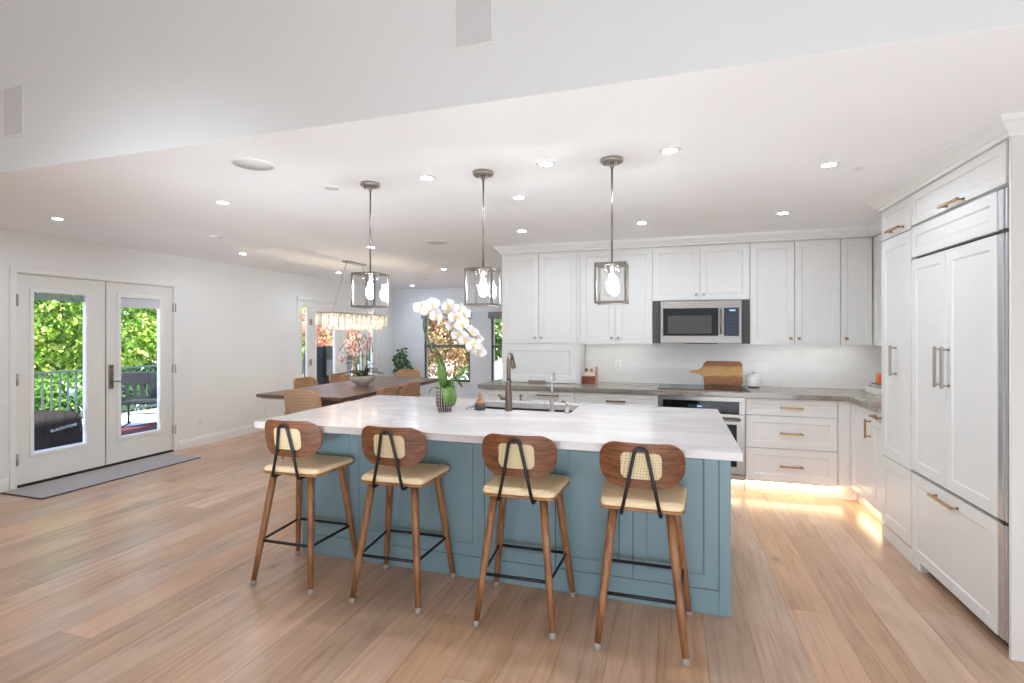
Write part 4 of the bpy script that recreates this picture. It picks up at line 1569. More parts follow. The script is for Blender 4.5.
# ------------------------------------------------------------------ things on the back counter
CZ = 0.9155
bd = thing('cutting_board', 'wooden paddle cutting board leaning on the tile behind the cooktop', 'cutting board', (0.49, 5.685, CZ + 0.0091), 0)
ol = []
hw, hh = 0.185, 0.242
for x, z in ((hw - 0.02, 0.0), (hw, 0.02), (hw, hh - 0.022), (hw - 0.022, hh), (-hw + 0.025, hh), (-hw, hh - 0.028), (-hw - 0.012, hh - 0.06), (-hw - 0.05, 0.148),
             (-hw - 0.13, 0.142), (-hw - 0.145, 0.130), (-hw - 0.13, 0.117), (-hw - 0.05, 0.112), (-hw - 0.012, 0.088), (-hw, 0.06), (-hw, 0.0)):
    ol.append((x, z))
mb = MB()
n = len(ol)
lean = 0.18
vs = [(x, z * lean, z) for x, z in ol] + [(x, z * lean + 0.02, z + 0.001) for x, z in ol]
mb.add(vs, [tuple(range(n)), tuple(reversed(range(n, 2 * n)))] + [((i + 1) % n, i, n + i, n + (i + 1) % n) for i in range(n)])
o = mb.build('board', 'board', bd)
b3 = o.modifiers.new('bevel', 'BEVEL')
b3.width = 0.003
b3.segments = 2
b3.limit_method = 'ANGLE'

jar = thing('canister', 'white lidded ceramic canister right of the cutting board', 'canister', (0.765, 5.615, CZ), 0)
MB().lathe([(0.0, 0.0), (0.045, 0.0), (0.05, 0.012), (0.0, 0.013)], 28).build('base_ring', 'dark', jar)
prof = [(0.046, 0.012)]
for k in range(13):
    z = 0.014 + k * 0.0075
    prof.append((0.062 + 0.004 * math.sin(PI * k / 12) + (0.0015 if k % 2 else 0), z))
prof += [(0.05, 0.112), (0.0, 0.113)]
MB().lathe(prof, 32).build('jar', 'ceramic', jar)
ld = MB().lathe([(0.054, 0.1125), (0.056, 0.120), (0.04, 0.128), (0.0, 0.131)], 28).build('lid', 'ceramic', jar)
MB().lathe([(0.006, 0.13), (0.006, 0.138), (0.013, 0.145), (0.012, 0.155), (0.0, 0.158)], 16).build('lid_knob', 'nickel', ld)

cr = thing('recipe_box', 'reddish-brown wooden recipe box with cream cards beside the tower cabinet', 'box', (-0.875, 5.60, CZ), 0)
mb = MB()
mb.box(-0.07, 0.07, -0.08, 0.0, 0.0, 0.075, 0.004)
mb.build('box', 'terracotta', cr)
MB().box(-0.062, 0.062, -0.074, -0.006, 0.0755, 0.082).build('tray', 'lightwood', cr)
for i in range(5):
    MB().box(-0.06, 0.058, -0.066 + i * 0.013, -0.061 + i * 0.013, 0.0825, 0.112 + 0.006 * (i % 3)).build('card', 'paper', cr)
for x in (-0.03, 0.025):
    MB().lathe([(0.0, 0.0), (0.013, 0.004), (0.019, 0.018), (0.012, 0.032), (0.004, 0.04), (0.0, 0.046)], 16, (x, -0.035, 0.124)).build('ornament', 'brass', cr)
mb = MB()
mb.add([(0.0712, -0.08, 0), (0.087, -0.08, 0), (0.087, 0.03, 0), (0.0712, 0.03, 0), (0.0712, -0.055, 0.178), (0.083, -0.055, 0.178), (0.083, 0.03, 0.178), (0.0712, 0.03, 0.178)],
       [(3, 2, 1, 0), (4, 5, 6, 7), (0, 1, 5, 4), (1, 2, 6, 5), (2, 3, 7, 6), (3, 0, 4, 7)])
mb.build('side_board', 'lightwood', cr)

# right counter: white box, dark notebooks, orange candle, half hidden by the pantry
bx = thing('storage_box', 'white box on the right counter under dark notebooks beside the pantry', 'box', (1.80, 5.40, CZ), 0)
MB().box(-0.10, 0.14, -0.13, 0.13, 0.0, 0.036, 0.004).build('body', 'ceramic', bx)
MB().box(-0.102, 0.142, -0.132, 0.132, 0.0365, 0.048, 0.003).build('lid', 'ceramic', bx)
NG = 'dark notebooks on the white box'
for i, (z, dx, lab) in enumerate(((0.0485, 0.0, 'lower dark notebook lying on the white box by the pantry'), (0.0665, 0.006, 'upper dark notebook under the orange candle by the pantry'))):
    nb = thing('notebook', lab, 'notebook', (1.80 + dx, 5.40, CZ + z), 0, NG)
    MB().box(-0.085, 0.12, -0.09, 0.09, 0.0, 0.003).build('cover', 'notebook', nb)
    MB().box(-0.082, 0.118, -0.087, 0.087, 0.003, 0.0145).build('pages', 'paper', nb)
    MB().box(-0.085, 0.12, -0.09, 0.09, 0.0145, 0.0175).build('cover', 'notebook', nb)
cn = thing('pillar_candle', 'square orange candle standing on dark notebooks beside the pantry', 'candle', (1.80, 5.42, CZ + 0.0845), 0)
MB().box(-0.04, 0.04, -0.04, 0.04, 0.0, 0.095, 0.006, 2).build('wax', 'orange', cn)
MB().tube([(0, 0, 0.094), (0.001, 0, 0.106)], 0.0015, 6).build('wick', 'slot', cn)

# ------------------------------------------------------------------ orchids and plants


def petal(mb, length, width, ang, cup, twist, roundness):
    """one petal from the flower centre, in the XZ plane facing -y"""
    nu, nv = 6, 4
    vs, fs = [], []
    ca, sa = math.cos(ang), math.sin(ang)
    for i in range(nu + 1):
        u = i / nu
        hw = width * 0.5 * (math.sin(PI * min(1.0, u ** roundness)) ** 0.75 if 0 < u < 1 else 0.02)
        for j in range(nv + 1):
            v = (j / nv - 0.5) * 2
            r, w = u * length, v * hw
            y = -cup * math.sin(u * PI * 0.6) * 0.5 + 0.18 * hw * v * v * (1 if twist > 0 else -1) + 0.02 * length * math.sin(5 * u + 3 * v)
            vs.append((r * ca - w * sa, y, r * sa + w * ca))
    for i in range(nu):
        for j in range(nv):
            a = i * (nv + 1) + j
            fs.append((a, a + 1, a + nv + 2, a + nv + 1))
    mb.add(vs, fs, True)


def flower_mesh(size):
    mb = MB()
    for a in (90, 215, 325):
        petal(mb, size * 0.50, size * 0.34, math.radians(a), size * 0.10, 1, 0.8)
    n0 = len(mb.v)
    for a in (12, 168):
        petal(mb, size * 0.52, size * 0.56, math.radians(a), size * 0.16, -1, 0.85)
    mb.v[n0:] = [(x, y - 0.006 * size / 0.1, z) for x, y, z in mb.v[n0:]]
    return mb


def lip_mesh(size):
    mb = MB()
    s = size
    mb.lathe([(0.0, 0.03 * s), (0.045 * s, 0.0), (0.06 * s, -0.05 * s), (0.03 * s, -0.12 * s), (0.0, -0.14 * s)], 10)
    mb.v = [(x, y * 0.8 - 0.07 * s, z) for x, y, z in mb.v]
    n0 = len(mb.v)
    for sx in (-1, 1):
        mb.lathe([(0.0, 0.03 * s), (0.028 * s, 0.0), (0.0, -0.04 * s)], 8, (sx * 0.06 * s, -0.07 * s, -0.01 * s))
    return mb


def strap_leaf(pts, width, fold=0.25):
    """arching strap leaf along a spine of points"""
    P = [Vector(p) for p in pts]
    # resample smoothly
    S = []
    k = len(P)
    for i in range(k - 1):
        a, b, c, d = P[max(i - 1, 0)], P[i], P[i + 1], P[min(i + 2, k - 1)]
        for q in range(5):
            t = q / 5
            S.append(0.5 * ((2 * b) + (c - a) * t + (2 * a - 5 * b + 4 * c - d) * t * t + (3 * b - 3 * c + d - a) * t ** 3))
    S.append(P[-1])
    n = len(S)
    vs, fs = [], []
    for layer in (0.0, 0.0022):
        for i, p in enumerate(S):
            t = i / (n - 1)
            tg = (S[min(i + 1, n - 1)] - S[max(i - 1, 0)]).normalized()
            side = tg.cross(Vector((0, 0, 1)))
            if side.length < 0.25:
                side = tg.cross(Vector((0.5, -0.8, 0.1)))
            side.normalize()
            nr = side.cross(tg).normalized()
            hw = width * 0.5 * max(0.06, math.sin(PI * min(1, 0.12 + 0.86 * t)) ** 0.6)
            if t > 0.98: hw *= 0.4
            for v in (-1, -0.5, 0, 0.5, 1):
                vs.append(p + side * (v * hw) + nr * (abs(v) * hw * fold) - nr * layer)
    m = 5
    h = n * m
    for i in range(n - 1):
        for j in range(m - 1):
            a = i * m + j
            fs.append((a, a + 1, a + m + 1, a + m))
            fs.append((h + a, h + a + m, h + a + m + 1, h + a + 1))
    return MB().add(vs, fs, True)


def smooth_path(P, k=5):
    P = [Vector(p) for p in P]
    S = []
    n = len(P)
    for i in range(n - 1):
        a, b, c, d = P[max(i - 1, 0)], P[i], P[i + 1], P[min(i + 2, n - 1)]
        for q in range(k):
            t = q / k
            S.append(0.5 * ((2 * b) + (c - a) * t + (2 * a - 5 * b + 4 * c - d) * t * t + (3 * b - 3 * c + d - a) * t ** 3))
    S.append(P[-1])
    return S


rnd = random.Random(11)
orc = thing('potted_orchid', 'white moth orchid in a dark pot with pale vertical stripes on the island', 'plant', (-1.525, 3.27, CZ), 0)
MB().lathe([(0.0, 0.0), (0.046, 0.0), (0.049, 0.012), (0.049, 0.02), (0.061, 0.045), (0.061, 0.158), (0.056, 0.16), (0.054, 0.13), (0.0, 0.128)], 48).build('pot', 'pot', orc)
MB().lathe([(0.0, 0.137), (0.03, 0.14), (0.053, 0.131)], 24).build('bark', 'soil', orc)
stem1 = [(0.019, 0.0, 0.135), (0.011, -0.005, 0.273), (-0.035, -0.01, 0.377), (-0.105, -0.01, 0.46), (-0.155, 0, 0.552), (-0.160, 0, 0.623), (-0.120, 0.0, 0.672), (-0.05, 0.0, 0.688), (0.057, 0.0, 0.645), (0.154, 0.0, 0.575), (0.228, 0.0, 0.48), (0.255, 0, 0.42)]
stem2 = [(0.0, 0.01, 0.135), (0.0, 0.02, 0.26), (-0.05, 0.03, 0.39), (-0.125, 0.035, 0.47), (-0.175, 0.035, 0.56), (-0.178, 0.035, 0.64), (-0.14, 0.035, 0.70), (-0.06, 0.04, 0.725), (0.05, 0.045, 0.69), (0.14, 0.045, 0.62), (0.20, 0.045, 0.54)]
for s in (stem1, stem2):
    P = smooth_path(s)
    MB().tube(P, [0.0072 - 0.004 * i / len(P) for i in range(len(P))], 8).build('stem', 'stem', orc)
for pts, w in (([(0.0, -0.01, 0.135), (-0.005, -0.03, 0.23), (-0.02, -0.03, 0.31), (-0.045, -0.02, 0.37)], 0.055),
               ([(0.01, 0.0, 0.135), (0.05, -0.02, 0.205), (0.10, -0.02, 0.245), (0.145, -0.01, 0.25)], 0.055),
               ([(0.02, -0.01, 0.135), (0.055, -0.04, 0.175), (0.085, -0.06, 0.12), (0.092, -0.065, 0.045)], 0.07),
               ([(0.01, -0.02, 0.135), (0.045, -0.08, 0.17), (0.07, -0.12, 0.13), (0.08, -0.14, 0.07)], 0.06),
               ([(-0.01, 0.0, 0.135), (-0.05, -0.02, 0.165), (-0.085, -0.03, 0.155), (-0.105, -0.035, 0.115)], 0.05),
               ([(0.0, 0.02, 0.135), (0.02, 0.08, 0.19), (0.04, 0.13, 0.19), (0.06, 0.17, 0.15)], 0.055)):
    strap_leaf(pts, w).build('leaf', 'orchid_leaf', orc)
fm = flower_mesh(0.112)
lm = lip_mesh(0.112)
f0 = l0 = None
FL = [(-0.167, 0.715), (-0.077, 0.742), (0.011, 0.685), (-0.035, 0.66), (0.094, 0.649), (0.057, 0.59), (0.154, 0.6), (0.124, 0.531), (0.191, 0.545),
      (0.169, 0.49), (0.235, 0.456), (0.079, 0.705), (0.139, 0.669), (0.25, 0.415), (0.213, 0.504), (-0.12, 0.69), (0.03, 0.735)]
for i, (x, z) in enumerate(FL):
    loc = (x, -0.035 + 0.06 * (i % 3 == 2) + rnd.uniform(-0.012, 0.012) + (0.05 if i >= 11 else 0), z)
    rot = (math.radians(rnd.uniform(-18, 6)), math.radians(rnd.uniform(-22, 22)), math.radians(rnd.uniform(-6, 40)))
    if f0 is None:
        f0 = fm.build('flower', 'petal', orc, loc, rot)
        l0 = lm.build('lip', 'lip', f0)
    else:
        f = f0.copy(); C.objects.link(f); f.parent = orc; f.location = loc; f.rotation_euler = rot
        l = l0.copy(); C.objects.link(l); l.parent = f

# dining table centrepiece
bo = thing('orchid_bowl', 'low stone bowl of blush orchids with dark strap leaves on the dining table', 'plant', (-3.98, 5.95, 0.7605), 0)
MB().lathe([(0.0, 0.0), (0.085, 0.0), (0.078, 0.016), (0.125, 0.035), (0.158, 0.075), (0.166, 0.112), (0.160, 0.13), (0.150, 0.125), (0.146, 0.1), (0.0, 0.095)], 40).build('bowl', 'bowl', bo)
MB().lathe([(0.0, 0.113), (0.08, 0.114), (0.147, 0.104)], 28).build('bark', 'soil', bo)
for i in range(15):
    a = 2 * PI * i / 15 + rnd.uniform(-0.2, 0.2)
    r = rnd.uniform(0.20, 0.34)
    h = rnd.uniform(0.14, 0.30)
    ca, sa = math.cos(a), math.sin(a)
    b0 = rnd.uniform(0.02, 0.09)
    strap_leaf([(b0 * ca, b0 * sa, 0.11), (0.4 * r * ca, 0.4 * r * sa, 0.11 + 0.7 * (h - 0.08)), (0.75 * r * ca, 0.75 * r * sa, h), (r * ca, r * sa, h - 0.015)], 0.045).build('leaf', 'dark_leaf', bo)
fm2 = flower_mesh(0.085)
lm2 = lip_mesh(0.085)
g0 = h0 = None
DFL = [(-0.318, 0.383), (-0.254, 0.479), (-0.191, 0.547), (-0.144, 0.629), (-0.097, 0.683), (-0.05, 0.71), (-0.05, 0.616), (0.012, 0.576), (0.074, 0.59), (-0.112, 0.535),
       (-0.034, 0.481), (0.028, 0.495), (-0.175, 0.453), (-0.097, 0.413), (-0.003, 0.388), (-0.238, 0.574), (-0.302, 0.329), (0.06, 0.53), (0.11, 0.62), (-0.21, 0.42)]
# the spray leans in the plane that faces the kitchen
ax = Vector((0.86, 0.51, 0.0))
for i, (x, z) in enumerate(DFL):
    p = ax * x * 0.86 + Vector((0.51, -0.86, 0)) * rnd.uniform(-0.07, 0.09)
    loc = (p.x, p.y, z)
    rot = (math.radians(rnd.uniform(-15, 10)), math.radians(rnd.uniform(-30, 30)), math.radians(rnd.uniform(0, 70)))
    if g0 is None:
        g0 = fm2.build('flower', 'pink_petal', bo, loc, rot)
        h0 = lm2.build('lip', 'pink_lip', g0)
    else:
        f = g0.copy(); C.objects.link(f); f.parent = bo; f.location = loc; f.rotation_euler = rot
        l = h0.copy(); C.objects.link(l); l.parent = f
for bx_, tx, tz, dx in ((-0.03, -0.05, 0.66, -0.25), (0.0, 0.0, 0.62, -0.20), (0.05, 0.06, 0.66, -0.12), (0.09, 0.10, 0.64, 0.03)):
    q = [ax * bx_ + Vector((0, 0, 0.11)), ax * (bx_ * 0.5 + tx * 0.5) + Vector((0, 0, 0.35)), ax * tx + Vector((0, 0, tz - 0.08)), ax * (tx + dx * 0.4) + Vector((0, 0, tz)), ax * (tx + dx) + Vector((0, 0, tz - 0.2))]
    MB().tube(smooth_path(q), 0.006, 8).build('stem', 'dark_leaf', bo)


def leaf_cloud(rng, blobs, n, size, droop=0.3):
    """n folded leaves spread over the shells of ellipsoid blobs (cx, cy, cz, rx, ry, rz)"""
    vs, fs = [], []
    wts = [b[3] * b[5] for b in blobs]
    for _ in range(n):
        b = rng.choices(blobs, wts)[0]
        d = Vector((rng.gauss(0, 1), rng.gauss(0, 1), rng.gauss(0, 1))).normalized()
        r = rng.uniform(0.55, 1.0) ** 0.5
        c = Vector((b[0] + d.x * b[3] * r, b[1] + d.y * b[4] * r, b[2] + d.z * b[5] * r))
        s = size * rng.uniform(0.6, 1.3)
        t = (d * 0.7 + Vector((rng.uniform(-1, 1), rng.uniform(-1, 1), rng.uniform(-1, 0.6) - droop))).normalized()
        sd_ = t.cross(Vector((rng.uniform(-1, 1), rng.uniform(-1, 1), rng.uniform(-0.2, 1)))).normalized()
        nr = sd_.cross(t)
        k = len(vs)
        vs += [c, c + t * s * 0.5 + sd_ * s * 0.27 + nr * s * 0.06, c + t * s, c + t * s * 0.5 - sd_ * s * 0.27 + nr * s * 0.06]
        fs += [(k, k + 1, k + 2), (k, k + 2, k + 3)]
    return vs, fs


def tree(name, label, cat, loc, blobs, n, size, leaf, trunk_h, trunk_r, seed, group=None, branches=4):
    rng = random.Random(seed)
    t = thing(name, label, cat, loc, 0, group)
    vs, fs = leaf_cloud(rng, blobs, n, size)
    raw('foliage', vs, fs, leaf, t)
    mb = MB()
    mb.tube([(0, 0, 0), (0.03, 0.02, trunk_h * 0.5), (0, 0.05, trunk_h)], [trunk_r, trunk_r * 0.75, trunk_r * 0.4], 10)
    for k in range(branches):
        b = blobs[k % len(blobs)]
        mb.tube([(0, 0, trunk_h * (0.45 + 0.1 * (k % 3))), (b[0] * 0.5, b[1] * 0.5, (trunk_h * 0.6 + b[2]) / 2), (b[0], b[1], b[2])], [trunk_r * 0.5, trunk_r * 0.35, trunk_r * 0.12], 8)
    mb.build('trunk', 'bark', t)
    return t


# corner house plant
hp = tree('corner_plant', 'green leafy plant standing in the far corner of the dining area', 'plant', (-5.44, 9.58, 0),
          [(0, 0, 0.70, 0.17, 0.17, 0.16), (-0.02, 0, 0.86, 0.13, 0.13, 0.15), (0.01, 0, 1.04, 0.055, 0.055, 0.13)], 300, 0.095, 'leaf_house', 0.95, 0.014, 5)
MB().lathe([(0.0, 0.0), (0.13, 0.0), (0.16, 0.30), (0.165, 0.34), (0.15, 0.34), (0.14, 0.29), (0.0, 0.29)], 28).build('pot', 'ceramic', hp)

# ------------------------------------------------------------------ dining table and chairs
tb = thing('dining_table', 'long dark walnut dining table beyond the island', 'dining table', (-3.98, 5.98, 0), 0)
TW, TL = 1.16, 2.54
mb = MB()
mb.box(-TW / 2, TW / 2, -TL / 2, TL / 2, 0.728, 0.760, 0.003)
mb.add([(-TW / 2 + 0.06, -TL / 2 + 0.06, 0.704), (TW / 2 - 0.06, -TL / 2 + 0.06, 0.704), (TW / 2 - 0.06, TL / 2 - 0.06, 0.704), (-TW / 2 + 0.06, TL / 2 - 0.06, 0.704),
        (-TW / 2 + 0.003, -TL / 2 + 0.003, 0.728), (TW / 2 - 0.003, -TL / 2 + 0.003, 0.728), (TW / 2 - 0.003, TL / 2 - 0.003, 0.728), (-TW / 2 + 0.003, TL / 2 - 0.003, 0.728)],
       [(3, 2, 1, 0), (4, 5, 6, 7), (0, 1, 5, 4), (1, 2, 6, 5), (2, 3, 7, 6), (3, 0, 4, 7)])
mb.build('tabletop', 'table', tb)
for sy in (-1, 1):
    mb = MB().box(-0.09, 0.09, sy * 0.72 - 0.06, sy * 0.72 + 0.06, 0.05, 0.704, 0.006)
    mb.box(-0.36, 0.36, sy * 0.72 - 0.05, sy * 0.72 + 0.05, 0.0, 0.05, 0.006)
    mb.build('leg', 'table', tb)
mb = MB().box(-0.40, 0.40, -0.78, -0.66, 0.66, 0.7041)
mb.box(-0.40, 0.40, 0.66, 0.78, 0.66, 0.7041)
mb.box(-0.03, 0.03, -0.66, 0.66, 0.64, 0.7041)
mb.build('apron', 'table', tb)


def make_chair(label):
    """rattan chair, sitter looks along +y"""
    t = thing('dining_chair', label, 'dining chair', (0, 0, 0), 0, 'rattan chairs around the dining table')
    vs, fs = curved_plate(rounded_outline(0.455, 0.40, (0.03, 0.10)), None, 0.09, 0.016, 0.635, -0.235, 0.14)
    bk = MB().add(vs, fs, True).build('backrest', 'rattan', t)
    P = []
    for x, z in rounded_outline(0.46, 0.405, (0.03, 0.10), 6):
        P.append((x, -0.227 + 0.09 * (x / 0.2275) ** 2 - 0.14 * z, 0.635 + z))
    MB().tube(P, 0.011, 8, closed=True).build('back_rim', 'rattan_frame', bk)
    vs, fs = loft([[(x, y, 0.425) for x, y in seat_outline(0.43, 0.47, -0.22, 0.23, 0.07)], [(x, y, 0.455) for x, y in seat_outline(0.45, 0.49, -0.23, 0.24, 0.07)],
                   [(x, y, 0.462) for x, y in seat_outline(0.42, 0.46, -0.215, 0.225, 0.07)]])
    MB().add(vs, fs).build('seat', 'rattan', t)
    for sx in (-1, 1):
        for sy in (-1, 1):
            MB().tube([(sx * 0.185, sy * 0.175, 0.43), (sx * 0.215, sy * 0.225, 0.0)], [0.017, 0.012], 10).build('leg', 'rattan_frame', t)
        MB().tube([(sx * 0.185, -0.19, 0.44), (sx * 0.20, -0.19, 0.60)], 0.011, 8).build('back_support', 'rattan_frame', t)
    return t


c0 = make_chair('rattan dining chair at the near end of the table, back to the camera')
c0.location = (-3.87, 4.80, 0)
dup(c0, 'rattan dining chair on the far left side of the table, the nearer of the two', (-4.66, 5.86, 0), -PI / 2)
dup(c0, 'rattan dining chair on the far left side of the table, left of the orchid bowl', (-4.66, 6.60, 0), -PI / 2)
dup(c0, 'rattan dining chair on the right side of the table, the nearer of the two', (-3.34, 5.26, 0), PI / 2)
dup(c0, 'rattan dining chair on the right side of the table, left of the striped pot', (-3.34, 5.80, 0), PI / 2)
dup(c0, 'rattan dining chair at the far end of the table, in front of the corner plant', (-4.20, 7.42, 0), PI)

# ------------------------------------------------------------------ chandelier
ch = thing('chandelier', 'long oval crystal rod chandelier hanging over the dining table', 'chandelier', (-4.15, 6.02, 0), 0)
MB().box(-0.05, 0.05, -0.21, 0.21, 2.40, 2.4195, 0.004).build('ceiling_plate', 'nickel', ch)


def stadium(hw, hl, n=20):
    out = []
    for k in range(n + 1):
        a = -PI / 2 + PI * k / n - PI / 2
        out.append((hw * math.cos(PI * k / n), hl - hw + hw * math.sin(PI * k / n)))
    for k in range(n + 1):
        out.append((-hw * math.cos(PI * k / n), -(hl - hw) - hw * math.sin(PI * k / n)))
    return out


def along(poly, n):
    P = [Vector(p) for p in poly]
    L = [(P[(i + 1) % len(P)] - P[i]).length for i in range(len(P))]
    tot = sum(L)
    out = []
    for k in range(n):
        d = tot * k / n
        i = 0
        while d > L[i]:
            d -= L[i]
            i += 1
        out.append(P[i].lerp(P[(i + 1) % len(P)], d / L[i] if L[i] else 0))
    return out


ZT = 1.715
fr_ = MB()
o1, o2 = stadium(0.155, 0.69), stadium(0.105, 0.585)
fr_.tube([(x, y, ZT) for x, y in o1], 0.008, 8, closed=True)
fr_.tube([(x, y, ZT - 0.004) for x, y in o2], 0.006, 8, closed=True)
for y in (-0.5, 0.0, 0.5):
    fr_.box(-0.155, 0.155, y - 0.006, y + 0.006, ZT - 0.006, ZT + 0.006)
fr_.box(-0.006, 0.006, -0.685, 0.685, ZT - 0.0061, ZT + 0.0061)
fr_.build('frame', 'nickel', ch)
for sy in (-1, 1):
    MB().tube([(0, sy * 0.18, 2.40), (0, sy * 0.48, ZT)], 0.003, 6).build('cable', 'nickel', ch)
rod0 = None
for poly, n, z0 in ((o1, 56, 1.555), (o2, 36, 1.505)):
    r0 = MB().tube([(0, 0, z0), (0, 0, ZT - 0.01)], 0.0185, 10).build('crystal_rod', 'crystal', ch)
    for k, p in enumerate(along(poly, n)):
        r = r0 if k == 0 else r0.copy()
        if k:
            C.objects.link(r)
            r.parent = ch
        r.location = (p.x, p.y, 0)
for y in (-0.48, -0.29, -0.10, 0.10, 0.29, 0.48):
    b = MB().lathe([(0, 1.56), (0.012, 1.57), (0.014, 1.62), (0.010, 1.66), (0, 1.665)], 12, (0, y, 0)).build('bulb', 'chand_bulb', ch)
    MB().tube([(0, y, 1.66), (0, y, ZT)], 0.01, 10).build('socket', 'nickel', b)

# ------------------------------------------------------------------ outside, beyond the left wall
DZ = -0.08
structure(MB().box(-10.1, XL - 0.152, 1.0, 13.0, DZ - 0.12, DZ).build('deck', 'deck'))
structure(MB().box(-40, -10.11, -12, 42, -1.3, -1.1).build('ground', 'ground'))
structure(MB().box(-10.1, 22, 13.05, 42, -1.3, -1.1).build('ground_back', 'ground'))
structure(MB().box(-5.85, 3.7, YF + 0.2, 13.0, -0.5, -0.3).build('terrace', 'ground'))

rl = thing('deck_railing', 'dark metal baluster railing along the deck outside the patio doors', 'railing', (-9.9, 0, DZ), 0)
RY0, RY1 = 4.4, 11.4
MB().box(-0.035, 0.035, RY0, RY1, 0.865, 0.90, 0.004).build('top_rail', 'rail', rl)
MB().box(-0.02, 0.02, RY0, RY1, 0.08, 0.115).build('bottom_rail', 'rail', rl)
b0 = None
y = RY0 + 0.06
while y < RY1:
    if b0 is None:
        b0 = MB().box(-0.011, 0.011, -0.011, 0.011, 0.1, 0.87).build('baluster', 'rail', rl)
        b = b0
    else:
        b = b0.copy()
        C.objects.link(b)
        b.parent = rl
    b.location = (0, y, 0)
    y += 0.125
for y in (4.45, 6.75, 9.05, 11.35):
    MB().box(-0.04, 0.04, y - 0.04, y + 0.04, 0.0, 0.94).build('post', 'rail', rl)

# covered griddle on the deck: soft cover with folds and a printed word
gc = thing('covered_griddle', 'low black fabric cover over a grill on the deck behind the left patio door', 'grill cover', (-8.25, 4.60, DZ), math.radians(0))
rng = random.Random(3)
NX, NY = 22, 26
hx_, hy_ = 0.28, 0.52
ring = []
rings = []
for z, k, jit in ((0.0, 1.06, 0.012), (0.04, 1.08, 0.018), (0.12, 1.02, 0.014), (0.22, 1.0, 0.012), (0.32, 0.97, 0.014), (0.39, 0.90, 0.014), (0.43, 0.78, 0.012), (0.455, 0.5, 0.012), (0.46, 0.12, 0.0)):
    ol = []
    for i, (x, y) in enumerate(rounded_outline(2 * hx_, 2 * hy_, 0.10, 9)):
        w = 1 + jit / 0.3 * (math.sin(i * 1.7 + z * 9) * 0.5 + math.sin(i * 0.9 + 2.0 + z * 4) * 0.5)
        ol.append((x * k * w, y * k * w, z + 0.02 * math.sin(i * 0.45 + 1.0) * (z > 0.3)))
    rings.append(ol)
vs, fs = loft(rings)
MB().add(vs, fs, True).build('cover', 'cover', gc)
FONT = bpy.data.curves.new('print', 'FONT')
FONT.body = 'BLACKSTONE'
FONT.size = 0.052
FONT.align_x = 'CENTER'
FONT.align_y = 'CENTER'
FONT.extrude = 0.001
tmp = bpy.data.objects.new('print_tmp', FONT)
C.objects.link(tmp)
dg = bpy.context.evaluated_depsgraph_get()
me = bpy.data.meshes.new_from_object(tmp.evaluated_get(dg))
bpy.data.objects.remove(tmp)
me.materials.clear()
me.materials.append(M['letter'])
tx = bpy.data.objects.new('printed_word', me)
C.objects.link(tx)
tx.parent = gc
tx.location = (hx_ + 0.016, 0.24, 0.245)
tx.rotation_euler = (PI / 2, math.radians(-8), PI / 2)

# patio chair, seen from behind and the side
pc = thing('patio_chair', 'dark metal patio chair on the deck behind the right patio door', 'chair', (-8.2, 6.12, DZ), math.radians(35))
mb = MB()
# back: panel with four slots, curved top
zb0, zb1 = 0.50, 0.93
for x0_, x1_ in ((-0.25, -0.17), (0.17, 0.25)):
    mb.box(x0_, x1_, -0.012, 0.012, zb0, zb1, 0.006)
mb.box(-0.17, 0.17, -0.0121, 0.0121, zb1 - 0.20, zb1, 0.006)
for k in range(3):
    x = -0.085 + 0.085 * k
    mb.box(x - 0.02, x + 0.02, -0.0115, 0.0115, zb0, zb1 - 0.19)
mb.box(-0.17, 0.17, -0.0119, 0.0119, zb0, zb0 + 0.04)
mb.T = None
mb.build('backrest', 'patio_metal', pc, (0, -0.22, 0), (math.radians(8), 0, 0))
mb = MB()
for k in range(7):
    mb.box(-0.25, 0.25, -0.22 + k * 0.067, -0.165 + k * 0.067, 0.40, 0.425, 0.004)
mb.box(-0.255, -0.225, -0.22, 0.25, 0.385, 0.40)
mb.box(0.225, 0.255, -0.22, 0.25, 0.385, 0.40)
mb.build('seat', 'patio_metal', pc)
for sx in (-1, 1):
    MB().tube([(sx * 0.25, 0.24, 0.40), (sx * 0.26, 0.27, 0.02)], 0.014, 10).build('leg', 'patio_metal', pc)
    MB().tube([(sx * 0.25, -0.20, 0.50), (sx * 0.25, -0.18, 0.40), (sx * 0.26, -0.28, 0.02)], 0.014, 10).build('leg', 'patio_metal', pc)
    MB().tube([(sx * 0.26, 0.33, 0.03), (sx * 0.26, 0.15, 0.014), (sx * 0.26, -0.15, 0.014), (sx * 0.26, -0.36, 0.04)], 0.014, 10).build('sled_base', 'patio_metal', pc)
    MB().tube([(sx * 0.27, -0.24, 0.66), (sx * 0.28, 0.16, 0.64), (sx * 0.27, 0.24, 0.60), (sx * 0.25, 0.24, 0.42)], 0.015, 10).build('armrest', 'patio_metal', pc)
MB().tube([(-0.255, 0.26, 0.18), (0.255, 0.26, 0.18)], 0.01, 8).build('cross_bar', 'patio_metal', pc)
rg = MB().box(-8.5, -7.2, 5.3, 6.9, DZ, DZ + 0.012, 0.004).build('outdoor_rug', 'rug_red')
tag(rg, 'maroon rug on the deck under the patio chair', 'rug')
pc.location.z = DZ + 0.014
pc.scale = (1.18, 1.1, 1.0)

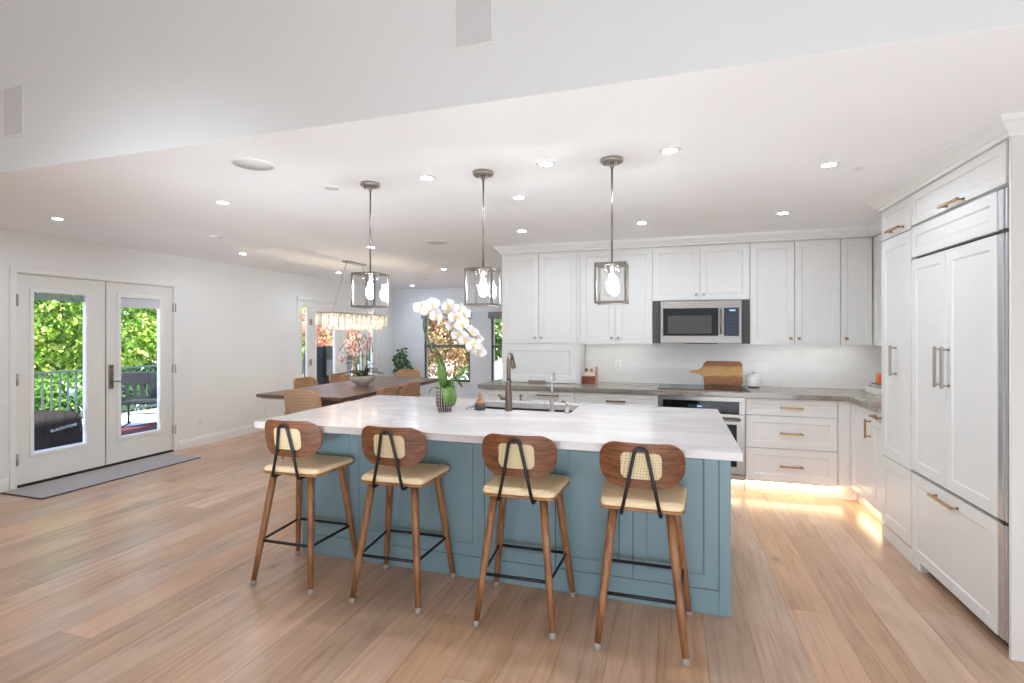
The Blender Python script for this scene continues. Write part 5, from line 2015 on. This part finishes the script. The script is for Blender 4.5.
# covered grill beyond the dining doors
bg = thing('covered_grill', 'tall black grill cover on the deck outside the dining doors', 'grill cover', (-7.25, 9.55, DZ), math.radians(12))
rings = []
for z, k in ((0.0, 1.05), (0.1, 1.02), (0.7, 1.0), (0.85, 1.05), (1.12, 0.98), (1.22, 0.85), (1.25, 0.4)):
    rings.append([(x * k * (1 + 0.03 * math.sin(i * 1.9 + z * 3)), y * k * (1 + 0.03 * math.sin(i * 1.3 + 1)), z) for i, (x, y) in enumerate(rounded_outline(0.55, 1.25, 0.09, 7))])
vs, fs = loft(rings)
MB().add(vs, fs, True).build('cover', 'cover', bg)
MB().tube([(0.28, -0.3, 0.95), (0.33, -0.3, 0.95), (0.33, 0.3, 0.95), (0.28, 0.3, 0.95)], 0.012, 8).build('strap', 'black', bg)

ev = thing('pergola_beam', 'brown beam of a low roof edge seen high through the right patio door', 'beam', (-9.95, 6.72, 0), 0)
MB().box(-0.12, 0.0, 0.0, 4.2, 2.08, 2.19, 0.004).build('beam', 'eave', ev)
for y in (3.9,):
    MB().box(-0.11, -0.01, y, y + 0.1, DZ + 0.02, 2.08).build('post', 'eave', ev)
MB().box(-0.9, 0.1, -0.02, 4.3, 2.19, 2.22).build('roof_sheet', 'blind', ev)

# trees and shrubs
TG = 'trees beyond the deck'
tree('maple_tree', 'lime-green tree seen through the narrow sidelight of the dining doors', 'tree', (-16.0, 18.9, -1.1),
     [(0, -0.4, 3.2, 1.6, 1.7, 1.2), (0.2, 0.5, 2.2, 1.5, 1.7, 1.1), (0.2, 0.1, 4.4, 1.7, 1.8, 1.1)], 9000, 0.17, 'leaf_lime', 3.4, 0.16, 31, TG)
tree('maple_tree', 'bright lime-green tree beyond the deck rail behind the left patio door', 'tree', (-14.2, 8.3, -1.1),
     [(0, -0.4, 3.3, 1.9, 1.7, 1.1), (0.4, 0.7, 2.5, 1.7, 1.4, 0.9), (-0.3, -0.8, 2.2, 1.5, 1.3, 0.9), (0.6, 0.2, 4.4, 1.9, 1.9, 1.1)], 15000, 0.15, 'leaf_lime', 3.4, 0.16, 21, TG)
tree('maple_tree', 'bright lime-green tree beyond the deck rail behind the right patio door', 'tree', (-14.2, 12.6, -1.1),
     [(0, -0.2, 3.2, 1.9, 1.7, 1.0), (0.4, 0.8, 2.4, 1.6, 1.3, 0.8), (0.2, -0.8, 2.5, 1.6, 1.3, 0.9), (0.5, 0.1, 4.4, 2.0, 1.9, 1.1)], 15000, 0.15, 'leaf_lime', 3.4, 0.16, 22, TG)
tree('evergreen_tree', 'deep green tree filling the gap behind the lime-green trees', 'tree', (-20.5, 11.0, -1.1),
     [(0, -4.0, 3.0, 2.0, 3.0, 2.4), (0, 0, 3.4, 2.0, 3.0, 2.8), (0, 4.0, 3.2, 2.0, 3.0, 2.6), (0, 1.0, 6.0, 2, 5, 2)], 8500, 0.42, 'leaf_deep', 4.0, 0.25, 23, TG)
tree('evergreen_tree', 'deep green tree far behind the dining doors', 'tree', (-20.5, 27.5, -1.1),
     [(0, -3.5, 3.0, 2.0, 3.5, 2.6), (0, 2, 3.4, 2.0, 3.5, 2.8), (0, 0, 6.0, 2, 5, 2)], 6500, 0.45, 'leaf_green', 4.0, 0.25, 24, TG)
SG = 'shrubs below the deck rail'
for i, (x, y, m, lab) in enumerate(((-10.95, 6.3, 'leaf_green', 'mid-green shrub behind the railing and the low black cover'), (-10.95, 8.4, 'leaf_deep', 'dark green shrub behind the railing between the patio door panes'),
                                    (-10.95, 10.5, 'leaf_green', 'mid-green shrub behind the railing and the patio chair'))):
    tree('garden_shrub', lab, 'shrub', (x, y, -1.1), [(0, 0, 0.75, 0.7, 0.9, 0.75), (0.1, 0.35, 1.25, 0.55, 0.55, 0.6), (0, -0.35, 1.2, 0.55, 0.55, 0.6)], 3600, 0.12, m, 1.0, 0.05, 40 + i, SG)
tree('flowering_tree', 'pink-bronze leafed tree seen through the dining doors above the grill cover', 'tree', (-11.6, 16.8, -1.1),
     [(0, -0.8, 2.9, 1.4, 1.5, 1.0), (0, 0.9, 2.8, 1.4, 1.5, 1.0), (0.1, 0.1, 4.0, 1.4, 1.8, 0.9)], 9000, 0.14, 'leaf_pink', 2.8, 0.12, 25)
BG_ = 'trees behind the far windows'
tree('garden_tree', 'tan and pink bushy tree behind the far dining window', 'tree', (-7.2, 15.2, -1.1),
     [(-0.5, 0, 2.6, 1.0, 1.0, 0.9), (0.5, 0, 2.5, 1.0, 1.0, 0.9), (0.1, 0, 3.6, 1.3, 1.0, 1.0), (0.1, 0, 1.75, 1.0, 0.8, 0.6)], 9000, 0.13, 'leaf_tan', 2.6, 0.12, 26, BG_)
tree('garden_tree', 'green tree behind the far dining window, further back', 'tree', (-8.6, 19.6, -1.1),
     [(-1.0, 0, 2.6, 1.3, 1.0, 1.2), (1.0, 0, 2.6, 1.3, 1.0, 1.2), (0, 0, 4.4, 2.2, 1.2, 1.4)], 4500, 0.34, 'leaf_green', 3.0, 0.15, 27, BG_)
tree('garden_tree', 'pink-bronze tree behind the window half hidden by the tower cabinet', 'tree', (-3.8, 15.6, -1.1),
     [(-0.4, 0, 2.7, 1.0, 1.0, 0.9), (0.6, 0, 2.5, 1.1, 1.0, 0.9), (0.1, 0, 3.7, 1.3, 1.0, 1.0)], 9000, 0.13, 'leaf_pink', 2.6, 0.12, 28, BG_)
tree('garden_tree', 'deep green tree behind the pink-bronze one by the tower cabinet', 'tree', (-3.6, 18.8, -1.1),
     [(-1.0, 0, 2.2, 1.3, 1.0, 1.4), (1.0, 0, 2.2, 1.3, 1.0, 1.4), (0, 0, 4.0, 2.2, 1.2, 1.4)], 4500, 0.34, 'leaf_deep', 3.0, 0.15, 29, BG_)
SB = 'low shrubs on the pale ground behind the far windows'
for i, (x, y, lab) in enumerate(((-7.3, 13.6, 'low green shrub outside the far window, lower left'), (-5.7, 14.2, 'low green shrub outside the far window, lower right'))):
    tree('low_shrub', lab, 'shrub', (x, y, -1.1), [(0, 0, 1.0, 0.5, 0.45, 0.65), (0.35, 0, 0.7, 0.4, 0.4, 0.5)], 1800, 0.11, 'leaf_deep', 1.0, 0.03, 60 + i, SB)
